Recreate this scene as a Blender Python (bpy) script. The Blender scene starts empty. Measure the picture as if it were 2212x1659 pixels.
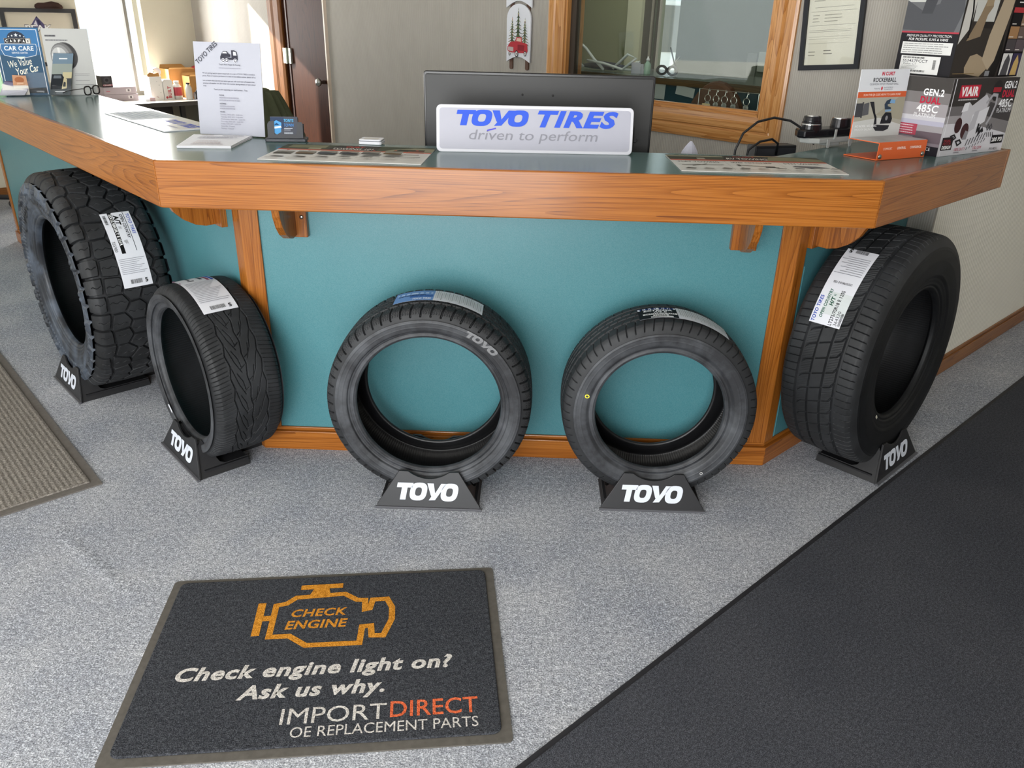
import bpy, bmesh, math, random
import numpy as np
from mathutils import Matrix, Vector
random.seed(7)
rng = np.random.default_rng(7)
PI = math.pi
SC = bpy.context.scene
COL = SC.collection

# ------------------------------------------------------------------ camera
def setup_camera():
    f = 1707.78
    r = Vector((0.9992236, 0.03248591, 0.02229063))
    d = Vector((0.03392858, -0.42194311, -0.90598723))
    w = Vector((-0.02002644, 0.90604011, -0.42271771))
    cam = bpy.data.cameras.new('camera')
    cam.sensor_fit = 'HORIZONTAL'
    cam.sensor_width = 36.0
    cam.lens = f / 2212 * 36.0
    cam.clip_start = 0.02
    cam.clip_end = 200
    o = bpy.data.objects.new('camera', cam)
    COL.objects.link(o)
    m = Matrix(((r.x, -d.x, -w.x, 0), (r.y, -d.y, -w.y, 0), (r.z, -d.z, -w.z, 1.48752), (0, 0, 0, 1)))
    o.matrix_world = m
    SC.camera = o
setup_camera()

# ------------------------------------------------------------------ world, sun, window light, exposure
SC.view_settings.view_transform = 'Standard'
SC.view_settings.look = 'None'
SC.view_settings.gamma = 1.0
SC.view_settings.use_curve_mapping = False
SC.view_settings.exposure = 0.12

def setup_world():
    w = bpy.data.worlds.new('sky')
    SC.world = w
    w.use_nodes = True
    bg = w.node_tree.nodes['Background']
    bg.inputs[0].default_value = (0.80, 0.90, 1.0, 1)
    bg.inputs[1].default_value = 1.35
setup_world()

def area(name, loc, direction, sx, sy, power, color=(1, 1, 1), spread=PI):
    l = bpy.data.lights.new(name, 'AREA')
    l.shape = 'RECTANGLE'
    l.size = sx
    l.size_y = sy
    l.energy = power
    l.color = color
    l.spread = spread
    o = bpy.data.objects.new(name, l)
    COL.objects.link(o)
    o.location = loc
    o.rotation_euler = Vector(direction).to_track_quat('-Z', 'Y').to_euler()
    return o

def setup_lights():
    # daylight through the shop front behind the photographer
    area('daylight_storefront', (-1.9, -1.72, 1.5), (0, 1, 0), 4.6, 1.9, 106, (1.0, 0.985, 0.97))
    # brighter low light through the glass entrance door
    area('daylight_glass_door', (-0.68, -1.70, 1.0), (0, 1, 0), 1.9, 1.9, 95, (0.97, 0.985, 1.0))
    # daylight through the west shop window, far left
    area('daylight_west_window', (-6.8, 1.2, 1.4), (1, 0.12, -0.05), 3.6, 2.0, 40, (0.95, 0.98, 1.0))
    # daylight through the window behind the desk at the back left (just inside its opening)
    area('daylight_desk_window', (-3.16 - 0.73 * 0.7071 + 0.1, 7.835 - 0.73 * 0.7071 - 0.1, 1.36), (0.7071, -0.7071, 0), 0.5, 1.1, 45, (1.0, 0.99, 0.97))
    # added unseen fill light, brightens the office column and back wall
    area('fill_light_office', (1.56 + (-1.9 + 0.45) * 0.7071, 3.115 + (1.9 + 0.45) * 0.7071, 2.6), (0.35, 0.8, -0.7), 1.2, 0.4, 9, (1.0, 1.0, 0.97))
    s = bpy.data.lights.new('sun', 'SUN')
    s.energy = 24
    s.angle = math.radians(0.6)
    s.color = (1.0, 0.93, 0.82)
    o = bpy.data.objects.new('sun', s)
    COL.objects.link(o)
    o.rotation_euler = Vector((0.921, -0.388, -0.50)).to_track_quat('-Z', 'Y').to_euler()
setup_lights()

# ------------------------------------------------------------------ materials
def lin(h):
    if not isinstance(h, str):
        return tuple(h)
    h = h.lstrip('#')
    out = []
    for i in (0, 2, 4):
        c = int(h[i:i + 2], 16) / 255
        out.append(c / 12.92 if c <= 0.04045 else ((c + 0.055) / 1.055) ** 2.4)
    return tuple(out)

MATS = {}
def mat(name, color='#808080', rough=0.5, spec=0.5, metal=0.0, emit=None, estr=1.0, trans=0.0, ior=1.45, noise=None, bump=None, coat=0.0, sheen=0.0):
    """noise=(scale, amount) varies the colour, bump=(scale, strength, distance)"""
    key = (name, str(color), rough, spec, metal, str(emit), trans, str(noise), str(bump))
    if key in MATS:
        return MATS[key]
    m = bpy.data.materials.new(name)
    m.use_nodes = True
    nt = m.node_tree
    b = nt.nodes['Principled BSDF']
    c = lin(color)
    b.inputs['Base Color'].default_value = (*c, 1)
    b.inputs['Roughness'].default_value = rough
    b.inputs['Specular IOR Level'].default_value = spec
    b.inputs['Metallic'].default_value = metal
    b.inputs['IOR'].default_value = ior
    b.inputs['Transmission Weight'].default_value = trans
    b.inputs['Coat Weight'].default_value = coat
    if emit is not None:
        b.inputs['Emission Color'].default_value = (*lin(emit), 1)
        b.inputs['Emission Strength'].default_value = estr
    if noise or bump:
        tc = nt.nodes.new('ShaderNodeTexCoord')
    if noise:
        n = nt.nodes.new('ShaderNodeTexNoise')
        n.inputs['Scale'].default_value = noise[0]
        n.inputs['Detail'].default_value = 4
        nt.links.new(tc.outputs['Object'], n.inputs['Vector'])
        r = nt.nodes.new('ShaderNodeValToRGB')
        a = noise[1]
        r.color_ramp.elements[0].position = 0.3
        r.color_ramp.elements[1].position = 0.7
        r.color_ramp.elements[0].color = (*[v * (1 - a) for v in c], 1)
        r.color_ramp.elements[1].color = (*[min(1, v * (1 + a)) for v in c], 1)
        nt.links.new(n.outputs['Fac'], r.inputs['Fac'])
        nt.links.new(r.outputs['Color'], b.inputs['Base Color'])
    if bump:
        n = nt.nodes.new('ShaderNodeTexNoise')
        n.inputs['Scale'].default_value = bump[0]
        n.inputs['Detail'].default_value = 3
        nt.links.new(tc.outputs['Object'], n.inputs['Vector'])
        bp = nt.nodes.new('ShaderNodeBump')
        bp.inputs['Strength'].default_value = bump[1]
        bp.inputs['Distance'].default_value = bump[2]
        nt.links.new(n.outputs['Fac'], bp.inputs['Height'])
        nt.links.new(bp.outputs['Normal'], b.inputs['Normal'])
    MATS[key] = m
    return m

def ink(c):
    return mat('ink_' + str(c).strip('#'), c, 0.65, 0.15)

class NT:
    """small node-tree helper"""
    def __init__(self, name, rough=0.5, spec=0.5):
        self.m = bpy.data.materials.new(name)
        self.m.use_nodes = True
        self.t = self.m.node_tree
        self.b = self.t.nodes['Principled BSDF']
        self.b.inputs['Roughness'].default_value = rough
        self.b.inputs['Specular IOR Level'].default_value = spec
        self.tc = self.t.nodes.new('ShaderNodeTexCoord')
    def node(self, typ, **kw):
        n = self.t.nodes.new(typ)
        for k, v in kw.items():
            if k.startswith('i_'):
                n.inputs[k[2:].replace('_', ' ')].default_value = v
            else:
                setattr(n, k, v)
        return n
    def link(self, a, b):
        self.t.links.new(a, b)
    def mapping(self, scale, rot=(0, 0, 0), out='Object'):
        n = self.node('ShaderNodeMapping')
        n.inputs['Scale'].default_value = scale
        n.inputs['Rotation'].default_value = rot
        self.link(self.tc.outputs[out], n.inputs['Vector'])
        return n.outputs['Vector']
    def noise(self, vec, scale, detail=3, rough=0.5):
        n = self.node('ShaderNodeTexNoise')
        n.inputs['Scale'].default_value = scale
        n.inputs['Detail'].default_value = detail
        n.inputs['Roughness'].default_value = rough
        self.link(vec, n.inputs['Vector'])
        return n.outputs['Fac']
    def ramp(self, fac, stops):
        r = self.node('ShaderNodeValToRGB')
        while len(r.color_ramp.elements) < len(stops):
            r.color_ramp.elements.new(0.5)
        for e, (p, c) in zip(r.color_ramp.elements, stops):
            e.position = p
            e.color = (*lin(c), 1)
        self.link(fac, r.inputs['Fac'])
        return r.outputs['Color']
    def mix(self, fac, a, b, mode='MIX'):
        n = self.node('ShaderNodeMix', data_type='RGBA', blend_type=mode)
        for sock, v in ((0, fac), (6, a), (7, b)):
            if isinstance(v, (int, float)):
                n.inputs[sock].default_value = v
            elif isinstance(v, (tuple, str)):
                n.inputs[sock].default_value = (*lin(v), 1)
            else:
                self.link(v, n.inputs[sock])
        return n.outputs[2]
    def math(self, op, a, b=0.0):
        n = self.node('ShaderNodeMath', operation=op)
        for i, v in enumerate((a, b)):
            if isinstance(v, (int, float)):
                n.inputs[i].default_value = v
            else:
                self.link(v, n.inputs[i])
        return n.outputs[0]
    def bump(self, h, strength, dist):
        n = self.node('ShaderNodeBump')
        n.inputs['Strength'].default_value = strength
        n.inputs['Distance'].default_value = dist
        self.link(h, n.inputs['Height'])
        self.link(n.outputs['Normal'], self.b.inputs['Normal'])
    def color(self, c):
        self.link(c, self.b.inputs['Base Color'])

def wood(name, axis='X', dark='#643310', mid='#8b4f17', light='#a56527', rough=0.34):
    t = NT(name, rough, 0.5)
    sw = {'X': (0.5, 12, 12), 'Z': (12, 12, 0.5), 'Y': (12, 0.5, 12)}[axis]
    fi = {'X': (4, 260, 260), 'Z': (260, 260, 4), 'Y': (260, 4, 260)}[axis]
    n1 = t.noise(t.mapping(sw), 1.0, 1, 0.3)
    rings = t.math('FRACT', t.math('MULTIPLY', n1, 22.0))
    saw = t.math('POWER', rings, 3.0)
    n2 = t.noise(t.mapping(fi), 1.0, 2, 0.6)
    big = t.noise(t.mapping((1.5, 1.5, 1.5)), 1.2, 2)
    f = t.math('SUBTRACT', t.math('ADD', t.math('MULTIPLY', n2, 0.95), 0.30), t.math('MULTIPLY', saw, 0.32))
    f = t.math('ADD', f, t.math('MULTIPLY', t.math('SUBTRACT', big, 0.5), 0.35))
    c = t.ramp(f, [(0.28, dark), (0.55, mid), (0.9, light)])
    t.color(c)
    t.bump(n2, 0.10, 0.0015)
    t.b.inputs['Coat Weight'].default_value = 0.45
    t.b.inputs['Coat Roughness'].default_value = 0.17
    t.b.inputs['Specular IOR Level'].default_value = 0.2
    return t.m

M_WOODX = wood('oak_grain_lengthwise', 'X')
M_WOODZ = wood('oak_grain_upright', 'Z')
M_WOODY = wood('oak_grain_across', 'Y')
M_OAKX = wood('pale_oak_lengthwise', 'X', '#8a5526', '#b1773d', '#cb965c')
M_OAKZ = wood('pale_oak_upright', 'Z', '#8a5526', '#b1773d', '#cb965c')
M_DOORWOOD = wood('dark_red_brown_wood', 'Z', '#21100a', '#341a10', '#432315', 0.5)
M_DOORWOOD.node_tree.nodes['Principled BSDF'].inputs['Coat Weight'].default_value = 0.0
M_DOORWOOD.node_tree.nodes['Principled BSDF'].inputs['Specular IOR Level'].default_value = 0.08
M_CASING = wood('brown_wood_casing', 'Z', '#4a2a10', '#683e19', '#7e5026', 0.5)
M_CASING.node_tree.nodes['Principled BSDF'].inputs['Coat Weight'].default_value = 0.0
M_CASING.node_tree.nodes['Principled BSDF'].inputs['Specular IOR Level'].default_value = 0.12

def laminate(name, c1, c2, rough, scale=6):
    t = NT(name, rough, 0.5)
    n = t.noise(t.mapping((1, 1, 1)), scale, 4)
    f = t.noise(t.mapping((1, 1, 1)), 700, 2)
    c = t.mix(n, c1, c2)
    t.color(t.mix(0.06, c, t.ramp(f, [(0.3, '#000000'), (0.7, '#ffffff')])))
    return t.m
M_TEAL = laminate('teal_laminate', '#35767e', '#3c7e86', 0.36)
M_TOP = laminate('green_countertop_laminate', '#426462', '#486a67', 0.19)

def carpet(name, lo, mid, hi, scale=330, big=0.12, bumpd=0.004):
    t = NT(name, 0.95, 0.1)
    v = t.mapping((1, 1, 1))
    n = t.noise(v, scale, 2, 0.7)
    n3 = t.noise(v, scale * 0.33, 2, 0.6)
    f = t.math('ADD', t.math('MULTIPLY', n, 0.7), t.math('MULTIPLY', n3, 0.3))
    c = t.ramp(f, [(0.36, lo), (0.5, mid), (0.64, hi)])
    b = t.noise(v, 2.2, 4, 0.65)
    c = t.mix(big, c, t.ramp(b, [(0.35, '#505052'), (0.65, '#b8b2a8')]), 'OVERLAY')
    t.color(c)
    t.bump(n, 0.9, bumpd)
    return t.m
M_CARPET = carpet('grey_blue_carpet', '#7a7e87', '#b0b4bc', '#e2e4e8', 230, 0.4)
M_RUNNER = carpet('black_runner_pile', '#2f3036', '#484a50', '#66686f', 380, 0.2)
M_PILE = carpet('charcoal_mat_pile', '#26272b', '#3e4045', '#5b5d62', 300, 0.15)

def ribbed_mat():
    t = NT('grey_ribbed_mat', 0.95, 0.1)
    v = t.mapping((1, 1, 1))
    sep = t.node('ShaderNodeSeparateXYZ')
    t.link(v, sep.inputs[0])
    s = t.math('SINE', t.math('MULTIPLY', sep.outputs['Y'], 2 * PI / 0.0175))
    n = t.noise(v, 180, 3, 0.7)
    c = t.ramp(n, [(0.3, '#57534e'), (0.5, '#827c75'), (0.7, '#aca59c')])
    c = t.mix(t.math('MULTIPLY', t.math('SUBTRACT', 0.6, s), 0.07), c, '#3b3733')
    t.color(c)
    t.bump(t.math('ADD', s, t.math('MULTIPLY', n, 2.0)), 0.35, 0.003)
    return t.m
M_RIBBED = ribbed_mat()

def wallpaper(name, c1, c2, pitch=0.0085, amt=0.3, slant=0.0):
    t = NT(name, 0.85, 0.2)
    v = t.mapping((1, 1, 1))
    sep = t.node('ShaderNodeSeparateXYZ')
    t.link(v, sep.inputs[0])
    n0 = t.noise(v, 30, 2)
    xx = t.math('ADD', sep.outputs['X'], t.math('ADD', t.math('MULTIPLY', sep.outputs['Z'], slant), t.math('MULTIPLY', n0, 0.003)))
    s = t.math('SINE', t.math('MULTIPLY', xx, 2 * PI / pitch))
    blot = t.noise(t.mapping((6, 6, 2.5)), 1.6, 4, 0.6)
    c = t.mix(blot, c1, c2)
    c = t.mix(t.math('MULTIPLY', t.math('ADD', s, 1.0), amt * 0.5), c, '#6d675e')
    t.color(c)
    t.bump(s, 0.25, 0.002)
    return t.m
M_PAPER_A = wallpaper('grey_beige_striped_wallpaper', '#a5a097', '#b7b2aa', 0.0095, 0.26)
M_PAPER_B = wallpaper('pale_ribbed_wallpaper', '#ebe7da', '#f2eee2', 0.021, 0.16, 0.12)
M_CREAM = mat('cream_wall_paint', '#cdc6b2', 0.8, 0.2, noise=(2, 0.04))
M_OLIVE = mat('olive_wall_paint', '#989a74', 0.8, 0.2, noise=(2, 0.05))
M_GREYGREEN = mat('grey_green_wall_paint', '#5f655a', 0.8, 0.2, noise=(2, 0.04))
M_WHITEWALL = mat('white_paint', '#e2ded4', 0.8, 0.2)
M_CEIL = mat('ceiling_tile', '#e6e3dc', 0.9, 0.1, noise=(40, 0.05))

def glass(name, tint=(0.97, 0.985, 0.98), refl=0.05):
    m = bpy.data.materials.new(name)
    m.use_nodes = True
    nt = m.node_tree
    nt.nodes.remove(nt.nodes['Principled BSDF'])
    out = nt.nodes['Material Output']
    tr = nt.nodes.new('ShaderNodeBsdfTransparent')
    tr.inputs[0].default_value = (*tint, 1)
    gl = nt.nodes.new('ShaderNodeBsdfGlossy')
    gl.inputs['Roughness'].default_value = 0.02
    mx = nt.nodes.new('ShaderNodeMixShader')
    mx.inputs[0].default_value = refl
    nt.links.new(tr.outputs[0], mx.inputs[1])
    nt.links.new(gl.outputs[0], mx.inputs[2])
    nt.links.new(mx.outputs[0], out.inputs[0])
    return m
M_GLASS = glass('window_glass')
M_ACRYL = glass('clear_acrylic', (0.985, 0.99, 0.99), 0.004)
M_FRAMEGLASS = glass('picture_glass', (0.98, 0.98, 0.97), 0.012)
M_OFFGLASS = glass('office_glass', (0.93, 0.96, 0.93), 0.05)

def rubber(name, base='#1d1e20', dust='#4a4d52', dust_amt=0.35, rough=0.55, scale=7):
    t = NT(name, rough, 0.45)
    v = t.mapping((1, 1, 1))
    n = t.noise(v, scale, 5, 0.65)
    f = t.noise(v, 90, 3)
    k = t.math('MULTIPLY', t.math('MINIMUM', t.math('MAXIMUM', t.math('MULTIPLY', t.math('SUBTRACT', n, 0.42), 4.0), 0.0), 1.0), dust_amt)
    c = t.mix(k, base, dust)
    t.color(c)
    t.bump(f, 0.15, 0.0008)
    return t.m
M_RUBBER = rubber('tyre_rubber', '#26272a', '#66696e', 0.5)  # dust tone raised so it also carries the front tyres' sheen
M_RUBBER_SHADE = rubber('tyre_rubber_shaded', '#0e0f11', '#24262a', 0.3)  # same rubber darkened: shade under the counter's right end put into its colour
M_RUBBER_SHADE.node_tree.nodes['Principled BSDF'].inputs['Specular IOR Level'].default_value = 0.3
M_TREAD = rubber('tyre_tread_rubber', '#1c1d1f', '#3e4043', 0.40, 0.62)
M_BLUISH = rubber('tyre_rubber_bluish_film', '#23262b', '#596371', 0.75, 0.42, 9)
M_LINER = rubber('tyre_inner_liner', '#121214', '#2a2a2c', 0.35, 0.4)
M_RAISED = mat('raised_rubber_lettering', '#2c2d30', 0.5, 0.4)
M_BLACKPL = mat('black_plastic', '#232325', 0.42, 0.5, bump=(400, 0.05, 0.0005))
M_GREYPL = mat('dark_grey_plastic_edge', '#56565a', 0.4, 0.5)
M_WHITEPL = mat('white_plastic', '#e9eaf0', 0.35, 0.5)
M_WHITEVIN = mat('white_vinyl_lettering', '#d3d8e2', 0.4, 0.4)
M_PAPERW = mat('white_paper', '#babac5', 0.7, 0.2)
M_SHEET = mat('bright_white_sheet', '#f0f0f4', 0.7, 0.2)
M_LABEL = mat('white_sticker', '#dcdde3', 0.5, 0.3)
M_CHROME = mat('chrome', '#d8d8d8', 0.15, 0.5, 1.0)
M_STEEL = mat('dull_steel', '#a9a9a4', 0.35, 0.5, 1.0)
M_ALU = mat('grey_aluminium', '#8d8b8b', 0.4, 0.5, 0.6)
M_BLACKFR = mat('black_frame', '#1b1c22', 0.45, 0.4)
M_CARD = mat('brown_cardboard', '#b5854f', 0.8, 0.2, noise=(12, 0.08))

# ------------------------------------------------------------------ object helpers
def put(o, parent=None):
    COL.objects.link(o)
    if parent is not None:
        o.parent = parent
    return o

def thing(name, label, cat, loc=(0, 0, 0), rotz=0.0, group=None):
    o = bpy.data.objects.new(name, None)
    o.empty_display_size = 0.05
    COL.objects.link(o)
    o.location = loc
    o.rotation_euler = (0, 0, rotz)
    o['label'] = label
    o['category'] = cat
    if group:
        o['group'] = group
    return o

def tag(o, label, cat, group=None):
    o['label'] = label
    o['category'] = cat
    if group:
        o['group'] = group
    return o

class MB:
    """collects faces into one mesh"""
    def __init__(self):
        self.v = []
        self.f = []
        self.mi = []
        self.mats = []
        self.cur = 0
    def use(self, m):
        if m not in self.mats:
            self.mats.append(m)
        self.cur = self.mats.index(m)
        return self
    def add(self, verts, faces):
        n = len(self.v)
        self.v.extend([tuple(p) for p in verts])
        self.f.extend([tuple(i + n for i in f) for f in faces])
        self.mi.extend([self.cur] * len(faces))
        return self
    def box(self, c, s, rot=None):
        x, y, z = s[0] / 2, s[1] / 2, s[2] / 2
        P = [Vector(p) for p in ((-x, -y, -z), (x, -y, -z), (x, y, -z), (-x, y, -z), (-x, -y, z), (x, -y, z), (x, y, z), (-x, y, z))]
        if rot is not None:
            P = [rot @ p for p in P]
        c = Vector(c)
        return self.add([p + c for p in P], [(0, 3, 2, 1), (4, 5, 6, 7), (0, 1, 5, 4), (1, 2, 6, 5), (2, 3, 7, 6), (3, 0, 4, 7)])
    def bx(self, x0, x1, y0, y1, z0, z1):
        return self.box(((x0 + x1) / 2, (y0 + y1) / 2, (z0 + z1) / 2), (x1 - x0, y1 - y0, z1 - z0))
    def prism(self, poly, h0, h1, fn=None):
        """poly: 2-D outline, extruded h0..h1; fn maps (a,b,h) to 3-D"""
        fn = fn or (lambda a, b, h: (a, b, h))
        n = len(poly)
        V = [fn(a, b, h0) for a, b in poly] + [fn(a, b, h1) for a, b in poly]
        F = [tuple(reversed(range(n))), tuple(range(n, 2 * n))]
        for i in range(n):
            j = (i + 1) % n
            F.append((i, j, j + n, i + n))
        return self.add(V, F)
    def lathe(self, prof, seg=24, c=(0, 0, 0), fn=None):
        """prof: list of (r,z)"""
        V, F = [], []
        for r, z in prof:
            for k in range(seg):
                a = 2 * PI * k / seg
                p = (r * math.cos(a), r * math.sin(a), z)
                if fn:
                    p = fn(*p)
                V.append((p[0] + c[0], p[1] + c[1], p[2] + c[2]))
        m = len(prof)
        for i in range(m - 1):
            for k in range(seg):
                k2 = (k + 1) % seg
                F.append((i * seg + k, i * seg + k2, (i + 1) * seg + k2, (i + 1) * seg + k))
        F.append(tuple(reversed(range(seg))))
        F.append(tuple(range((m - 1) * seg, m * seg)))
        return self.add(V, F)
    def tube(self, path, r, seg=8, closed=False):
        P = [Vector(p) for p in path]
        n = len(P)
        V, F = [], []
        up = Vector((0, 0, 1))
        prev = None
        for i in range(n):
            a = P[i - 1] if (i > 0 or closed) else P[i]
            b = P[(i + 1) % n] if (i < n - 1 or closed) else P[i]
            t = (b - a).normalized()
            if prev is None:
                s = t.cross(up)
                if s.length < 1e-3:
                    s = t.cross(Vector((1, 0, 0)))
            else:
                s = prev - t * prev.dot(t)
            s.normalize()
            prev = s
            u = s.cross(t)
            rr = r[i] if isinstance(r, (list, tuple)) else r
            for k in range(seg):
                an = 2 * PI * k / seg
                V.append(P[i] + s * (rr * math.cos(an)) + u * (rr * math.sin(an)))
        lim = n if closed else n - 1
        for i in range(lim):
            j = (i + 1) % n
            for k in range(seg):
                k2 = (k + 1) % seg
                F.append((i * seg + k, j * seg + k, j * seg + k2, i * seg + k2))
        if not closed:
            F.append(tuple(range(seg)))
            F.append(tuple(reversed(range((n - 1) * seg, n * seg))))
        return self.add(V, F)
    def build(self, name, m=None, parent=None, smooth=False, bevel=0.0, label=None, bseg=2, fix=True):
        me = bpy.data.meshes.new(name)
        me.from_pydata(self.v, [], self.f)
        ms = self.mats if self.mats else ([m] if m else [])
        for x in ms:
            me.materials.append(x)
        if self.mats:
            me.polygons.foreach_set('material_index', self.mi)
        if fix:
            bm = bmesh.new()
            bm.from_mesh(me)
            bmesh.ops.recalc_face_normals(bm, faces=bm.faces)
            bm.to_mesh(me)
            bm.free()
        if smooth:
            me.polygons.foreach_set('use_smooth', [True] * len(me.polygons))
        me.update()
        o = bpy.data.objects.new(name, me)
        put(o, parent)
        if bevel:
            b = o.modifiers.new('bevel', 'BEVEL')
            b.width = bevel
            b.segments = bseg
            b.limit_method = 'ANGLE'
            b.angle_limit = math.radians(40)
        if smooth == 'auto' or (bevel and not smooth):
            pass
        if label:
            o['label'] = label
        return o

def np_mesh(name, V, Q, m, parent=None, smooth=True):
    """quads from numpy arrays"""
    me = bpy.data.meshes.new(name)
    me.vertices.add(len(V))
    me.vertices.foreach_set('co', np.ascontiguousarray(V, dtype=np.float32).ravel())
    nq = len(Q)
    me.loops.add(nq * 4)
    me.loops.foreach_set('vertex_index', np.ascontiguousarray(Q, dtype=np.int32).ravel())
    me.polygons.add(nq)
    me.polygons.foreach_set('loop_start', np.arange(0, nq * 4, 4, dtype=np.int32))
    me.polygons.foreach_set('use_smooth', np.full(nq, smooth))
    me.materials.append(m)
    me.update(calc_edges=True)
    me.validate()
    o = bpy.data.objects.new(name, me)
    return put(o, parent)

def rrect(x0, y0, x1, y1, r, n=5):
    P = []
    for cx, cy, a0 in ((x1 - r, y0 + r, -90), (x1 - r, y1 - r, 0), (x0 + r, y1 - r, 90), (x0 + r, y0 + r, 180)):
        for k in range(n + 1):
            a = math.radians(a0 + 90 * k / n)
            P.append((cx + r * math.cos(a), cy + r * math.sin(a)))
    return P

def ell(cx, cy, rx, ry, n=20, a0=0, a1=360):
    full = abs(a1 - a0) >= 360
    m = n if full else n + 1
    return [(cx + rx * math.cos(math.radians(a0 + (a1 - a0) * k / n)), cy + ry * math.sin(math.radians(a0 + (a1 - a0) * k / n))) for k in range(m)]

# ------------------------------------------------------------------ lettering and flat print
_TX = {}
def text_geo(s, bold=0.0, shear=0.0):
    if 'M' in s or 'W' in s:
        bold = 0.0
    key = (s, bold, shear)
    if key not in _TX:
        cu = bpy.data.curves.new('t', 'FONT')
        cu.body = s
        cu.size = 1.0
        cu.offset = bold
        cu.shear = shear
        cu.space_character = 1.0 + bold * 2.6
        cu.resolution_u = 3
        cu.fill_mode = 'FRONT'
        o = bpy.data.objects.new('t', cu)
        me = bpy.data.meshes.new_from_object(o)
        V = [(v.co.x, v.co.y) for v in me.vertices]
        F = [tuple(p.vertices) for p in me.polygons]
        bpy.data.objects.remove(o)
        bpy.data.curves.remove(cu)
        bpy.data.meshes.remove(me)
        _TX[key] = (V, F)
    return _TX[key]

def TEXT(s, x, y, h, color, w=None, bold=0.0, shear=0.0, align='L', rot=0.0):
    """lettering with capital height h, baseline left at (x,y); w fits its width"""
    return ('T', s, x, y, h, color, w, bold, shear, align, rot)
def RECT(x0, y0, x1, y1, color, sub=1):
    return ('P', [(x0, y0), (x1, y0), (x1, y1), (x0, y1)], color, sub)
def POLY(pts, color):
    return ('P', list(pts), color, 1)
def STROKE(pts, wd, color, closed=False):
    return ('S', list(pts), wd, color, closed)
def LINES(x0, y0, x1, y1, n, color, fill=0.35, jag=0.12, seed=1, sub=1):
    """rows of unreadable small print, drawn as broken bars"""
    r = random.Random(seed)
    out = []
    dy = (y1 - y0) / n
    for i in range(n):
        yy = y1 - (i + 0.5) * dy
        x = x0
        end = x1 - (x1 - x0) * r.random() * jag
        while x < end - 1e-4:
            l = min((x1 - x0) * r.uniform(0.04, 0.14), end - x)
            out.append(RECT(x, yy - dy * fill / 2, x + l * 0.88, yy + dy * fill / 2, color, sub))
            x += l
    return out
def BARCODE(x0, y0, x1, y1, color='#202020', seed=1, vertical=False):
    r = random.Random(seed)
    out = []
    a, b = (y0, y1) if vertical else (x0, x1)
    p = a
    while p < b:
        w = (b - a) * r.choice((0.012, 0.02, 0.03))
        if p + w > b:
            break
        out.append(RECT(x0, p, x1, p + w, color) if vertical else RECT(p, y0, p + w, y1, color))
        p += w + (b - a) * r.choice((0.012, 0.02, 0.028))
    return out

def stroke_geo(pts, wd, closed):
    P = [Vector((a, b)) for a, b in pts]
    n = len(P)
    L, R = [], []
    for i in range(n):
        p = P[i]
        d0 = (p - P[i - 1]).normalized() if (i > 0 or closed) else None
        d1 = (P[(i + 1) % n] - p).normalized() if (i < n - 1 or closed) else None
        if d0 is None:
            d0 = d1
        if d1 is None:
            d1 = d0
        n0 = Vector((-d0.y, d0.x))
        n1 = Vector((-d1.y, d1.x))
        mm = n0 + n1
        if mm.length < 0.3:
            mm = n0
        mm.normalize()
        k = wd / 2 / max(0.45, mm.dot(n0))
        L.append(p + mm * k)
        R.append(p - mm * k)
    V = [tuple(v) for v in L] + [tuple(v) for v in R]
    F = []
    for i in range(n if closed else n - 1):
        j = (i + 1) % n
        F.append((i, n + i, n + j, j))
    return V, F

def elem_geo(e):
    if e[0] == 'T':
        _, s, x, y, h, color, w, bold, shear, align, rot = e
        V, F = text_geo(s, bold, shear)
        if not V:
            return [], [], color
        xs = [v[0] for v in V]
        k = h / 0.69
        x0, x1 = min(xs), max(xs)
        kx = (w / (x1 - x0)) if w else k
        W = (x1 - x0) * kx
        dx = {'L': 0, 'C': -W / 2, 'R': -W}[align]
        ca, sa = math.cos(rot), math.sin(rot)
        out = []
        for a, b in V:
            p, q = (a - x0) * kx + dx, b * k
            out.append((x + p * ca - q * sa, y + p * sa + q * ca))
        return out, F, color
    if e[0] == 'P':
        pts, color, sub = e[1], e[2], e[3]
        if sub > 1 and len(pts) == 4:
            V, F = [], []
            (ax, ay), _, (bx_, by), _ = pts
            nx = sub
            ny = sub
            for j in range(ny + 1):
                for i in range(nx + 1):
                    V.append((ax + (bx_ - ax) * i / nx, ay + (by - ay) * j / ny))
            for j in range(ny):
                for i in range(nx):
                    a = j * (nx + 1) + i
                    F.append((a, a + 1, a + nx + 2, a + nx + 1))
            return V, F, color
        return pts, [tuple(range(len(pts)))], color
    if e[0] == 'S':
        V, F = stroke_geo(e[1], e[2], e[4])
        return V, F, e[3]

def flatten(L):
    out = []
    for e in L:
        if isinstance(e, list):
            out.extend(flatten(e))
        else:
            out.append(e)
    return out

def printed(name, elems, fn, parent, h0=0.0003, dh=0.00004, mats=None, label=None):
    """one mesh of coloured print laid on a surface; fn(x,y,h) -> point, later elements lie higher"""
    mb = MB()
    h = h0
    for e in flatten(elems):
        V, F, c = elem_geo(e)
        if not V:
            continue
        mb.use(mats[c] if mats and c in mats else ink(c))
        mb.add([fn(a, b, h) for a, b in V], F)
        h += dh
    return mb.build(name, None, parent, fix=False, label=label)

def plane_fn(o, ex, ey):
    o, ex, ey = Vector(o), Vector(ex).normalized(), Vector(ey).normalized()
    ez = ex.cross(ey)
    return lambda x, y, h=0.0: o + ex * x + ey * y + ez * h

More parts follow.
